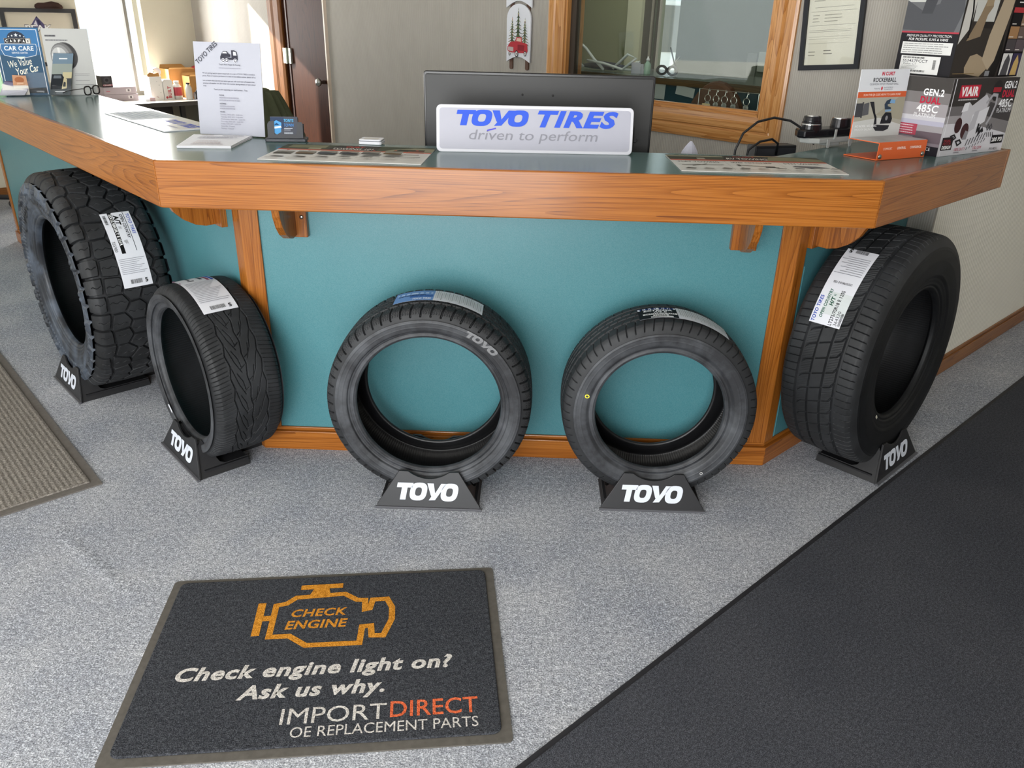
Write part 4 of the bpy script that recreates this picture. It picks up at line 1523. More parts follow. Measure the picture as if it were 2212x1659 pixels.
    for k in range(26):
        x = 0.130 + k * 0.0064
        E.append(RECT(x, 0.008 + 0.02 * r.random(), x + 0.0018, 0.085, '#b3b7b4' if k % 3 else '#8f9492', 3))
    sticker(t, fn, L, H, E, label='black and white paper label')
    f = arc_text_fn(R, 0.245, 0.1062, deg(-75.9))
    y = MB()
    V, F = stroke_geo([(0.0052 * math.cos(a), 0.0062 * math.sin(a)) for a in [2 * PI * q / 16 for q in range(16)]], 0.003, True)
    y.add([f(a, b, 0.0012) for a, b in V], F)
    y.build('balance_mark', mat('yellow_paint', '#e8dc3c', 0.5), t, fix=False, label='yellow ring mark')
    f = arc_text_fn(R, 0.262, 0.1060, deg(143.4))
    y = MB()
    V, F = stroke_geo([(0.0042 * math.cos(a), 0.0042 * math.sin(a)) for a in [2 * PI * q / 16 for q in range(16)]], 0.0016, True)
    y.add([f(a, b, 0.0012) for a, b in V], F)
    y.build('inspection_mark', mat('white_paint_mark', '#c9c9c9', 0.6), t, fix=False, label='small white ring mark')
    tyre_stand('display stand under the tire with the yellow dot', 0.4267, 2.3745, 0.005, 0.212, R)

    # 5: highway tyre at the right wing
    R = 0.421
    t = thing('tire', 'tall highway tire with a long white label under the right end of the counter', 'tire', (1.24, 2.69, 0.02), deg(45.2), TG)
    make_tyre(t, R, 0.282, 0.228, 0.116, p_highway, 170, 1800, M_RUBBER_SHADE)
    # label reads upwards: x runs from its lower end up
    fn = cyl_fn(R, 0.030, deg(-67.5))
    L, H = 0.288, 0.104
    E = [RECT(0.035, 0.0, 0.112, 0.078, '#cdd2d2', 6), TEXT('TOYO TIRES', 0.004, 0.088, 0.011, '#2a4aa8', 0.090, 0.03, 0.15), TEXT('OPEN COUNTRY', 0.022, 0.068, 0.010, '#2c5c4c', 0.100, 0.03, 0.1), TEXT('H/T', 0.066, 0.050, 0.012, '#27523f', 0.030, 0.05, 0.15), TEXT('II', 0.100, 0.052, 0.008, '#4c6c60', 0.006),
         TEXT('LT275/70R18 E 125S', 0.004, 0.030, 0.011, '#18181a', 0.118, 0.02), TEXT('364330', 0.006, 0.013, 0.011, '#2a2a2c', 0.048, 0.0)]
    E += BARCODE(0.006, 0.002, 0.050, 0.010, '#26262a', 4)
    E += [TEXT('LT275/70R18 E 125S', 0.150, 0.020, 0.007, '#404044', 0.062, 0.02, 0, 'L', PI / 2)]
    E += small_rows(0.180, 0.008, 0.098, 9, 0.0085, 31)
    E += [TEXT('5', 0.284, 0.082, 0.015, '#1c1c1c', 0.011, 0.03, 0, 'L', PI / 2)]
    E += BARCODE(0.268, 0.030, 0.284, 0.072, '#333338', 5, True)
    sticker(t, fn, L, H, E, label='white paper size label')
    b = MB()
    f = arc_text_fn(R, 0.262, 0.1365, deg(-133))
    b.add([f(x, y, h) for h in (0.0006, 0.0012) for x, y in ((-0.009, -0.004), (0.009, -0.004), (0.009, 0.004), (-0.009, 0.004))], [(0, 1, 2, 3), (7, 6, 5, 4), (0, 4, 5, 1), (1, 5, 6, 2), (2, 6, 7, 3), (3, 7, 4, 0)])
    b.build('bead_sticker', mat('pale_tag', '#c9c5b4', 0.6), t, label='tiny pale sticker on the bead')
    tyre_stand('display stand under the tall highway tire on the right', 1.24, 2.69, deg(45.2), 0.282, R)

build_tyres()

# ================================================================== ON THE COUNTER
def frame_fn(p, ang, lean=0.0):
    """upright face at point p: x to the right along ang, y up (leaning back by lean), h outwards to the viewer"""
    ex = Vector((math.cos(ang), math.sin(ang), 0))
    nb = Vector((-math.sin(ang), math.cos(ang), 0))
    ey = Vector((0, 0, 1)) * math.cos(lean) + nb * math.sin(lean)
    ez = ex.cross(ey)
    p = Vector(p)
    return lambda x, y, h=0.0: p + ex * x + ey * y + ez * h

def local_up(lean=0.0):
    return frame_fn((0, 0, 0), 0.0, lean)
def local_flat():
    return lambda x, y, h=0.0: Vector((x, y, h))

def sheet(name, poly, fn, th, m, parent, h0=0.0, bevel=0.0, label=None):
    return MB().prism(poly, h0, h0 + th, fn).build(name, m, parent, bevel=bevel, label=label)

Z = ZT + 0.0005 - 0.0012

def build_sign():
    t = thing('shop_sign', 'wide white sign with big blue slanted lettering leaning before the monitor', 'sign', (-0.318, 2.603, Z), math.radians(3.3))
    fn = local_up(math.radians(10))
    W, H = 0.630, 0.145
    sheet('rim', rrect(0, 0, W, H, 0.016, 6), fn, 0.010, mat('white_sign_rim', '#d2d2d9', 0.35), t, -0.012, bevel=0.0025)
    sheet('face', rrect(0.010, 0.010, W - 0.010, H - 0.010, 0.010, 6), fn, 0.0012, mat('pale_lavender_face', '#aaaab6', 0.4), t, -0.002)
    blue = '#3f5fd2'
    E = TOYO(0.056, 0.082, 0.047, blue, 0.243)
    E += [TEXT('TIRES', 0.322, 0.083, 0.0455, blue, 0.258, 0.045, 0.28)]
    E += [TEXT('driven to perform', 0.104, 0.040, 0.030, '#8f8f98', 0.412, 0.0, 0.18), POLY([(0.160, 0.0655), (0.190, 0.0725), (0.189, 0.0765), (0.162, 0.0700)], '#5a55c8')]
    printed('lettering', E, fn, t, -0.0005, 0.00002)
build_sign()

def build_monitor():
    t = thing('monitor', 'large dark computer monitor seen from behind at the centre of the counter', 'monitor', (0.0, 2.885, 0.765), math.radians(0.5))
    fn = local_up(0.0)
    W, z0, z1 = 0.792, 0.085, 0.5455
    x0 = -0.392
    MB().prism(rrect(x0, z0, x0 + W, z1, 0.010, 4), -0.018, 0.004, fn).build('bezel', mat('black_glossy_rim', '#19191b', 0.3), t, bevel=0.003)
    MB().prism(rrect(x0 + 0.007, z0 + 0.007, x0 + W - 0.007, z1 - 0.009, 0.006, 4), 0.004, 0.010, fn).build('rear_cover', mat('charcoal_textured_plastic', '#353535', 0.45, 0.4, bump=(700, 0.08, 0.0006)), t, bevel=0.002)
    MB().prism(rrect(x0 + 0.06, z0 + 0.03, x0 + W - 0.06, 0.40, 0.03, 5), 0.008, 0.026, fn).build('rear_bulge', mat('charcoal_textured_plastic', '#353535', 0.45, 0.4, bump=(700, 0.08, 0.0006)), t, bevel=0.014, bseg=4)
    for x in (-0.052, 0.052):
        MB().lathe([(0.0042, 0), (0.0042, 0.003), (0.002, 0.0032)], 14, (0, 0, 0), lambda a, b, c, x=x: tuple(fn(x + a, 0.476 + b, 0.0085 + c))).build('screw_hole', mat('black_hole', '#0c0c0d', 0.6), t)
    MB().lathe([(0.008, 0), (0.008, 0.004), (0.006, 0.005)], 18, (0, 0, 0), lambda a, b, c: tuple(fn(0.345 + a, 0.335 + b, 0.0085 + c))).build('power_button', M_BLACKPL, t)
    MB().bx(-0.05, 0.05, 0.0, 0.03, 0.01, 0.2).build('stand_neck', M_BLACKPL, t, bevel=0.004)
    MB().prism(rrect(-0.14, -0.10, 0.14, 0.14, 0.02), 0, 0.012).build('stand_base', M_BLACKPL, t, bevel=0.003)
build_monitor()

def flat_pad(name, label, cat, p, ang, W, H, elems, group=None, r=0.004, th=0.0022, m=None):
    t = thing(name, label, cat, (p[0], p[1], Z), ang, group)
    MB().prism(rrect(0, 0, W, H, r, 3), 0, th).build('pad', m or mat('white_pad', '#d9d7d2', 0.35), t)
    printed('pad_print', elems, local_flat(), t, th + 0.0002, 0.00004)
    return t

def build_pads():
    G = 'printed counter pads'
    # towing accessories pad, left of the sign
    W, H = 0.487, 0.300
    E = [RECT(0, 0.205, W, H, '#4b4f42'), RECT(0.02, 0.235, 0.14, 0.29, '#7a7a62'), POLY([(0.33, 0.21), (W, 0.21), (W, 0.28), (0.42, 0.285), (0.36, 0.25)], '#8c8a74'), POLY([(0.36, 0.215), (0.46, 0.215), (0.46, 0.25), (0.38, 0.25)], '#3a3a32'), POLY([(0.15, 0.21), (0.31, 0.21), (0.31, H), (0.17, H)], '#3c3b38'),
         RECT(0.09, 0.213, 0.13, 0.238, '#a09b84'), RECT(0, 0.188, W, 0.205, '#c26a58'), TEXT('TOWING 101', 0.23, 0.222, 0.026, '#f1efe8', 0.13, 0.03, 0.15, 'C'), TEXT('CURT', 0.23, 0.262, 0.020, '#d04a40', 0.06, 0.03, 0.15, 'C'), LINES(0.175, 0.208, 0.29, 0.218, 1, '#e8e6df', 0.4, 0.1, 4)]
    for k in range(7):
        x = 0.012 + k * 0.068
        if k < 6:
            E += [RECT(x, 0.105, x + 0.055, 0.160, '#8a877f'), POLY([(x, 0.105), (x + 0.055, 0.105), (x + 0.055, 0.125), (x + 0.02, 0.14), (x, 0.13)], ['#55524c', '#6b5a48', '#4a4f55', '#3f4046', '#5a5a58', '#6a5a44'][k])]
            E += [POLY([(x + 0.005, 0.055), (x + 0.045, 0.050), (x + 0.05, 0.062), (x + 0.02, 0.066)], '#5c5853')]
        else:
            E += [LINES(x, 0.162, x + 0.05, 0.172, 1, '#a0584a', 0.6, 0.05, 16), RECT(x, 0.125, x + 0.055, 0.131, '#6b6862'), RECT(x, 0.09, x + 0.045, 0.100, '#55524c'), RECT(x, 0.05, x + 0.055, 0.057, '#6b6862')]
        E += [RECT(x + 0.022, 0.176, x + 0.030, 0.184, '#b4503f'), LINES(x, 0.02, x + 0.055, 0.045, 3, '#b3b0aa', 0.3, 0.3, k)]
    E = [(e[:5] + ('#444444',) + e[6:]) if isinstance(e, tuple) and e[0] == 'T' and e[5] == '#444' else e for e in E]
    flat_pad('counter_pad', 'printed counter pad with rows of small towing pictures left of the big sign', 'counter pad', (-0.819, 2.361), math.radians(-1.2), W, H, E, G)
    # three-column towing pad, right of the sign
    W, H = 0.490, 0.292
    E = [RECT(0, 0.205, W, H, '#4a4b41'), RECT(0.0, 0.262, 0.06, 0.288, '#8c8a76'), RECT(0.06, 0.265, 0.18, 0.28, '#a3a08c'), POLY([(0.17, 0.21), (0.33, 0.21), (0.31, H), (0.19, H)], '#3b3936'), POLY([(0.31, 0.21), (W, 0.21), (W, 0.25), (0.43, 0.285), (0.33, 0.28)], '#7d7b62'), RECT(0.09, 0.212, 0.115, 0.24, '#9c988a'), RECT(0, 0.186, W, 0.205, '#b9604f'),
         TEXT('RV TOWING', 0.25, 0.220, 0.030, '#efede6', 0.13, 0.04, 0.12, 'C'), TEXT('CURT', 0.25, 0.264, 0.020, '#a2403a', 0.075, 0.03, 0.1, 'C'),
         TEXT('FLAT TOWING', 0.020, 0.152, 0.020, '#5b5752', 0.125, 0.02), TEXT('WD HITCHES', 0.182, 0.152, 0.020, '#5b5752', 0.125, 0.02), TEXT('5TH WHEEL', 0.345, 0.152, 0.020, '#5b5752', 0.115, 0.02), RECT(0.165, 0.03, 0.166, 0.18, '#bfbbb2'), RECT(0.330, 0.03, 0.331, 0.18, '#bfbbb2'),
         STROKE([(0.02, 0.105), (0.07, 0.115), (0.11, 0.108), (0.150, 0.112)], 0.006, '#6a665f'), STROKE([(0.05, 0.09), (0.10, 0.125)], 0.006, '#6a665f'), STROKE([(0.19, 0.115), (0.25, 0.105), (0.31, 0.085)], 0.006, '#6a665f'), RECT(0.19, 0.10, 0.2, 0.125, '#55524c'), RECT(0.27, 0.082, 0.30, 0.1, '#3f3c38'),
         POLY([(0.355, 0.105), (0.37, 0.125), (0.43, 0.12), (0.47, 0.095), (0.42, 0.092), (0.405, 0.075), (0.395, 0.095)], '#6e6c6e')]
    for k in range(9):
        x = 0.018 + k * 0.0535
        E.append(POLY([(x, 0.04), (x + 0.03, 0.037), (x + 0.036, 0.047), (x + 0.012, 0.055)], ['#55524c', '#a6a29a', '#7a766f'][k % 3]))
        E.append(LINES(x, 0.012, x + 0.04, 0.03, 2, '#bab6ae', 0.3, 0.3, k + 20))
    flat_pad('counter_pad', 'printed counter pad with three columns right of the big sign', 'counter pad', (0.4275, 2.370), math.radians(1.2), W, H, E, G)
    # white pad with blue lettering on the left wing
    a = math.atan2(2.858 - 3.343, -1.306 + 1.77)
    W, H = 0.66, 0.20
    E = [RECT(0.01, 0.01, 0.30, H - 0.01, '#d3dbe2'), TEXT('TOYO TIRES', 0.36, 0.105, 0.045, '#4a5bb8', 0.27, 0.06, 0.25), TEXT('driven to perform', 0.40, 0.06, 0.02, '#7a7fae', 0.2, 0.0, 0.18), LINES(0.03, 0.03, 0.27, 0.16, 6, '#b5c0cc', 0.3, 0.3, 7)]
    flat_pad('counter_pad', 'white counter pad with blue lettering on the left wing behind the notice', 'counter pad', (-1.77, 3.343), a, W, H, E, G, th=0.003, m=mat('white_gloss_pad', '#e2e5ea', 0.2))
build_pads()

def build_notice():
    a = math.atan2(2.785 - 2.826, 0.247)
    t = thing('notice_holder', 'clear upright sign holder with a typed white letter and tow truck drawing', 'sign holder', (-1.171, 2.826, Z), a)
    ln = math.radians(6)
    fn = local_up(ln)
    W, H = 0.247, 0.300
    MB().prism([(0, 0), (W, 0), (W, H + 0.003), (0, H + 0.003)], 0.0008, 0.0022, fn).build('acrylic_panel', M_ACRYL, t)
    MB().bx(0, W, 0.0, 0.075, 0.0, 0.003).build('acrylic_foot', M_ACRYL, t)
    MB().prism([(0.002, 0.004), (W - 0.002, 0.004), (W - 0.002, H), (0.002, H)], -0.0025, -0.0005, fn).build('letter_sheet', M_PAPERW, t)
    d = '#3a3a44'
    E = [TEXT('TOYO TIRES', 0.016, 0.228, 0.0155, '#4a4a54', 0.100, 0.012, 0, 'L', math.radians(40)),
         # tow truck with a car on its bed
         POLY([(0.100, 0.246), (0.145, 0.246), (0.145, 0.252), (0.100, 0.256)], d), POLY([(0.101, 0.257), (0.106, 0.266), (0.112, 0.273), (0.124, 0.273), (0.131, 0.265), (0.137, 0.262), (0.137, 0.255), (0.101, 0.255)], d), POLY([(0.108, 0.266), (0.113, 0.271), (0.122, 0.271), (0.126, 0.266)], '#e3e3ec'),
         POLY([(0.141, 0.246), (0.163, 0.246), (0.163, 0.258), (0.160, 0.272), (0.152, 0.276), (0.141, 0.276)], d), POLY([(0.148, 0.260), (0.160, 0.260), (0.157, 0.271), (0.148, 0.272)], '#e3e3ec')]
    for x in (0.110, 0.123, 0.154):
        E += [POLY(ell(x, 0.244, 0.0066, 0.0066, 16), '#e3e3ec'), POLY(ell(x, 0.244, 0.0055, 0.0055, 16), d), POLY(ell(x, 0.244, 0.0032, 0.0032, 14), '#e3e3ec')]
    E += [TEXT("Tony's Auto Repair & Towing", 0.132, 0.2285, 0.0046, '#5a5a66', 0.078, 0.012, 0, 'C'), LINES(0.092, 0.2165, 0.172, 0.2225, 1, '#9a9aa6', 0.35, 0.02, 1)]
    E += [TEXT('We are getting ready to place a large bulk tire order of TOYO TIRES at excellent', 0.030, 0.200, 0.0044, '#4c4c58', 0.192, 0.008), TEXT('prices. If you or anyone you know is in need of tires before winter, please call us.', 0.030, 0.1915, 0.0044, '#4c4c58', 0.195, 0.008),
          TEXT('Let us know what size tire and what type you will need: basic all-season tires,', 0.030, 0.1765, 0.0044, '#4c4c58', 0.190, 0.008), TEXT('premium all-weather tire (for better tire traction during winter) or basic winter', 0.030, 0.168, 0.0044, '#4c4c58', 0.193, 0.008), TEXT('tires.', 0.030, 0.1595, 0.0044, '#4c4c58', 0.012, 0.008),
          TEXT('Thank you for supporting our small business - Tony', 0.068, 0.149, 0.0044, '#4c4c58', 0.124, 0.008)]
    rows = [(0.131, 0.018, 'b'), (0.1225, 0.072, 'n'), (0.1145, 0.076, 'n'), (0.104, 0.024, 'b'), (0.0955, 0.054, 'n'), (0.088, 0.056, 'n'), (0.0775, 0.018, 'b'), (0.069, 0.082, 'n'), (0.0615, 0.082, 'n'), (0.054, 0.09, 'n'), (0.0465, 0.082, 'n'), (0.039, 0.074, 'n'), (0.0315, 0.05, 'n'), (0.024, 0.046, 'n')]
    txt = ['PHONE', None, None, 'ADDRESS', None, None, 'HOURS', 'Monday: 8:00 AM - 5:00 PM', 'Tuesday: 8:00 AM - 5:00 PM', 'Wednesday: 8:00 AM - 5:00 PM', 'Thursday: 8:00 AM - 5:00 PM', 'Friday: 8:00 AM - 5:00 PM', 'Saturday: Closed', 'Sunday: Closed']
    for i, (y, w, k) in enumerate(rows):
        if txt[i]:
            E.append(TEXT(txt[i], 0.086, y, 0.0042, '#55555f' if k == 'b' else '#8a8a98', w, 0.02 if k == 'b' else 0.0))
        else:
            E.append(LINES(0.086, y - 0.001, 0.086 + w, y + 0.006, 1, '#9a9aa6', 0.5, 0.02, i))
    printed('letter_print', E, fn, t, 0.0024, 0.00002)
build_notice()

def build_paper_stack():
    t = thing('paper_stack', 'small stack of white sheets lying in front of the upright typed letter', 'papers', (-0.962, 2.548, Z), math.radians(8))
    r = random.Random(3)
    top = 0
    for k in range(5):
        a = r.uniform(-0.03, 0.03)
        R_ = Matrix.Rotation(a, 2)
        P = [tuple(R_ @ Vector(p)) for p in ((-0.165, 0.0), (0.0, 0.0), (0.02, 0.235), (-0.175, 0.262))]
        MB().prism(P, k * 0.0016, k * 0.0016 + 0.0013).build('sheet', M_SHEET, t)
        top = k * 0.0016 + 0.0013
    printed('sheet_print', [LINES(-0.13, 0.02, -0.02, 0.12, 4, '#d8cccb', 0.35, 0.4, 2), LINES(-0.14, 0.15, -0.01, 0.20, 4, '#b4b4bc', 0.4, 0.3, 3), RECT(-0.07, 0.205, 0.0, 0.212, '#7d7d88'), RECT(-0.14, 0.215, -0.10, 0.221, '#a08a8a')], local_flat(), t, top + 0.0002)
build_paper_stack()

def build_card_holder():
    t = thing('card_holder', 'black business card holder filled with blue and dark cards', 'card holder', (-0.897, 2.712, Z), math.radians(8))
    W = 0.122
    MB().prism(rrect(-0.008, -0.005, W + 0.006, 0.055, 0.006), 0, 0.010).build('base', mat('dark_slate_plastic', '#3a3c42', 0.4), t, bevel=0.002)
    fn = frame_fn((0, 0.012, 0.010), 0, math.radians(14))
    MB().prism([(0.0, 0), (W - 0.006, 0), (W - 0.006, 0.045), (W - 0.010, 0.052), (W - 0.024, 0.052), (W - 0.028, 0.012), (0.022, 0.012), (0.022, 0.056), (0.006, 0.054), (0.0, 0.045)], -0.0015, 0.0015, fn).build('front_lip', mat('dark_slate_plastic', '#2d2f35', 0.4), t)
    MB().prism([(0.0, 0), (W - 0.006, 0), (W - 0.006, 0.05), (0.0, 0.05)], -0.026, -0.024, fn).build('back_plate', mat('dark_slate_plastic', '#2d2f35', 0.4), t)
    for k in range(7):
        c = MB().prism([(0.010, 0.001), (0.099, 0.001), (0.099, 0.066 + 0.0006 * k), (0.010, 0.066 + 0.0006 * k)], -0.022 + k * 0.003, -0.020 + k * 0.003, fn).build('business_card', mat('dark_blue_card', '#262b3c', 0.35), t)
    f2 = lambda x, y, h=0.0: fn(x, y, h - 0.0018)
    E = [RECT(0.010, 0.030, 0.055, 0.0675, '#39465f'), POLY([(0.016, 0.020), (0.030, 0.012), (0.044, 0.020), (0.046, 0.05), (0.030, 0.058), (0.014, 0.05)], '#5aa0d8'), POLY([(0.014, 0.030), (0.046, 0.034), (0.044, 0.040), (0.012, 0.036)], '#dfeaf4'), POLY([(0.022, 0.042), (0.040, 0.042), (0.030, 0.050)], '#2a4d77'),
         TEXT("TONYS", 0.054, 0.0525, 0.0095, '#58b4e8', 0.032, 0.02, 0.15), TEXT('TOWN', 0.054, 0.0375, 0.0095, '#4a94e0', 0.032, 0.02, 0.15), RECT(0.054, 0.031, 0.082, 0.0325, '#dde3ee'), RECT(0.054, 0.026, 0.075, 0.0272, '#b9c1d0'), LINES(0.054, 0.008, 0.085, 0.022, 3, '#cfd6e2', 0.3, 0.3, 8), LINES(0.018, 0.003, 0.046, 0.009, 1, '#4f9ad8', 0.8, 0.02, 5)]
    printed('card_print', E, f2, t, 0.0002, 0.00003)
build_card_holder()

def build_reader():
    t = thing('card_reader', 'small white card reader lying flat left of the big sign', 'card reader', (-0.592, 2.707, Z), math.radians(-3))
    MB().prism(rrect(0, 0, 0.078, 0.062, 0.010), 0, 0.010).build('base', M_WHITEPL, t, bevel=0.002)
    MB().prism(rrect(0.001, 0.001, 0.077, 0.061, 0.010), 0.0115, 0.0165).build('body', M_WHITEPL, t, bevel=0.002)
    MB().prism(rrect(0.003, 0.003, 0.075, 0.059, 0.008), 0.0095, 0.012).build('slot', mat('grey_slot', '#6a6f78', 0.5), t)
    printed('inset', [POLY(rrect(0.014, 0.012, 0.064, 0.05, 0.006), '#dcd8d2')], local_flat(), t, 0.0168)
build_reader()

# ---- right end of the counter
def build_rockerball():
    a = math.atan2(0.1, 0.2) + 0.03
    a = math.radians(29)
    t = thing('hitch_display', 'orange folded steel display stand with a white hitch ball poster', 'display stand', (1.1045, 2.6685, Z), a)
    OR = mat('orange_powder_coat', '#d9622f', 0.4)
    W, D, H = 0.232, 0.125, 0.056
    th = 0.003
    MB().bx(0.0, W, 0, th, 0.0, H).build('front_channel', OR, t, bevel=0.0015, bseg=2)
    MB().prism([(0.0, th), (W, th), (W, D), (-0.01, D)], 0.0005, 0.0035).build('base_plate', OR, t)
    MB().bx(0.0, W, th, D, H - th, H).build('top_plate', OR, t)
    MB().bx(0.0, W, D - th, D, H, H + 0.07).build('rear_upstand', OR, t)
    up = frame_fn((0, D - th, H), 0, math.radians(2))
    MB().prism([(0.002, 0), (W + 0.002, 0), (W + 0.002, 0.212), (0.002, 0.212)], 0.0008, 0.0028, up).build('poster_board', mat('white_poster', '#dfe1e6', 0.45), t)
    MB().bx(-0.001, W, 0.006, D - 0.006, H, H + 0.0006).build('top_print', mat('silver_print', '#b9b6b4', 0.45, noise=(18, 0.12)), t)
    for x in (0.012, W - 0.014):
        MB().lathe([(0.008, 0), (0.007, 0.003), (0.003, 0.0045)], 16, (0, 0, 0), lambda p, q, r, x=x: (x + p, -r, 0.012 + q)).build('rivet', M_STEEL, t, smooth=True)
    f = frame_fn((0, 0, 0), 0, 0)
    printed('front_print', [TEXT('COMFORT.', 0.022, 0.032, 0.0070, '#f6e9df', 0.043, 0.03), TEXT('CONTROL.', 0.088, 0.032, 0.0070, '#f6e9df', 0.043, 0.03), TEXT('CONFIDENCE.', 0.150, 0.032, 0.0070, '#f6e9df', 0.056, 0.03)], f, t, 0.0004)
    g = lambda x, y, h=0.0: up(x + 0.002, y, h + 0.0028)
    W2 = W
    E = [POLY([(0.0, 0.0), (W2, 0.0), (W2, 0.125), (0.0, 0.125)], '#aba79a'), POLY([(0.0, 0.0), (W2, 0.0), (W2, 0.035), (0.12, 0.06), (0.0, 0.05)], '#c9c9c6'), POLY([(0.1, 0.07), (0.2, 0.125), (W2, 0.125), (W2, 0.05)], '#9f9a88'),
         RECT(0.0, 0.125, W2, 0.143, '#d0603a'), TEXT('SCAN THE QR CODE ABOVE TO LEARN MORE!', 0.116, 0.1305, 0.0062, '#f4e6da', 0.178, 0.02, 0, 'C'),
         TEXT('CURT', 0.115, 0.1935, 0.0105, '#c8344c', 0.044, 0.04), TEXT('N', 0.098, 0.1935, 0.0105, '#c8344c', 0.012, 0.05), TEXT('ROCKERBALL', 0.116, 0.1735, 0.0125, '#222226', 0.110, 0.02, 0, 'C'), TEXT('CUSHION HITCH TRAILER BALL', 0.116, 0.1635, 0.0062, '#6a6a72', 0.138, 0.0, 0, 'C'), TEXT('Featuring', 0.072, 0.151, 0.004, '#777780', 0.026, 0.0), POLY(ell(0.108, 0.1528, 0.0042, 0.006, 14), '#cf4a56'), TEXT('SHOCKDROP', 0.117, 0.1535, 0.004, '#777780', 0.044, 0.0), TEXT('TECHNOLOGY', 0.117, 0.1475, 0.004, '#777780', 0.044, 0.0),
         # drawn receiver tube and cushioned ball mount
         POLY([(0.0, 0.065), (0.028, 0.065), (0.028, 0.062), (0.035, 0.062), (0.035, 0.112), (0.028, 0.112), (0.028, 0.108), (0.0, 0.108)], '#46464a'), POLY([(0.035, 0.068), (0.064, 0.072), (0.060, 0.11), (0.036, 0.106)], '#5c5c60'), POLY([(0.062, 0.112), (0.082, 0.112), (0.098, 0.062), (0.098, 0.03), (0.112, 0.018), (0.150, 0.016), (0.172, 0.022), (0.176, 0.034), (0.112, 0.038), (0.106, 0.064)], '#2f2f33'),
         POLY([(0.128, 0.04), (0.18, 0.04), (0.184, 0.055), (0.174, 0.075), (0.146, 0.077), (0.132, 0.062)], '#26262a'), POLY(ell(0.156, 0.058, 0.006, 0.008, 12), '#8d8d90'), POLY([(0.142, 0.078), (0.172, 0.08), (0.172, 0.086), (0.142, 0.085)], '#7fa0c0'), POLY([(0.140, 0.086), (0.170, 0.086), (0.168, 0.092), (0.152, 0.096), (0.150, 0.102), (0.172, 0.106), (0.176, 0.112), (0.160, 0.119), (0.142, 0.114), (0.134, 0.102)], '#33404f'), POLY([(0.158, 0.106), (0.184, 0.104), (0.184, 0.116), (0.162, 0.118)], '#7ea6cc'),
         TEXT('NO NOISE. NO JERKS.', 0.010, 0.032, 0.007, '#eeeeee', 0.104, 0.02), TEXT('SMOOTH SAILING!', 0.010, 0.021, 0.007, '#eeeeee', 0.084, 0.02)]
    printed('poster_print', E, g, t, 0.0003, 0.00004)
build_rockerball()

def box_thing(name, label, cat, p, ang, W, D, H, side, z=None):
    t = thing(name, label, cat, (p[0], p[1], Z if z is None else z), ang)
    MB().bx(0, W, 0, D, 0, H).build('carton', side, t, bevel=0.0012)
    return t

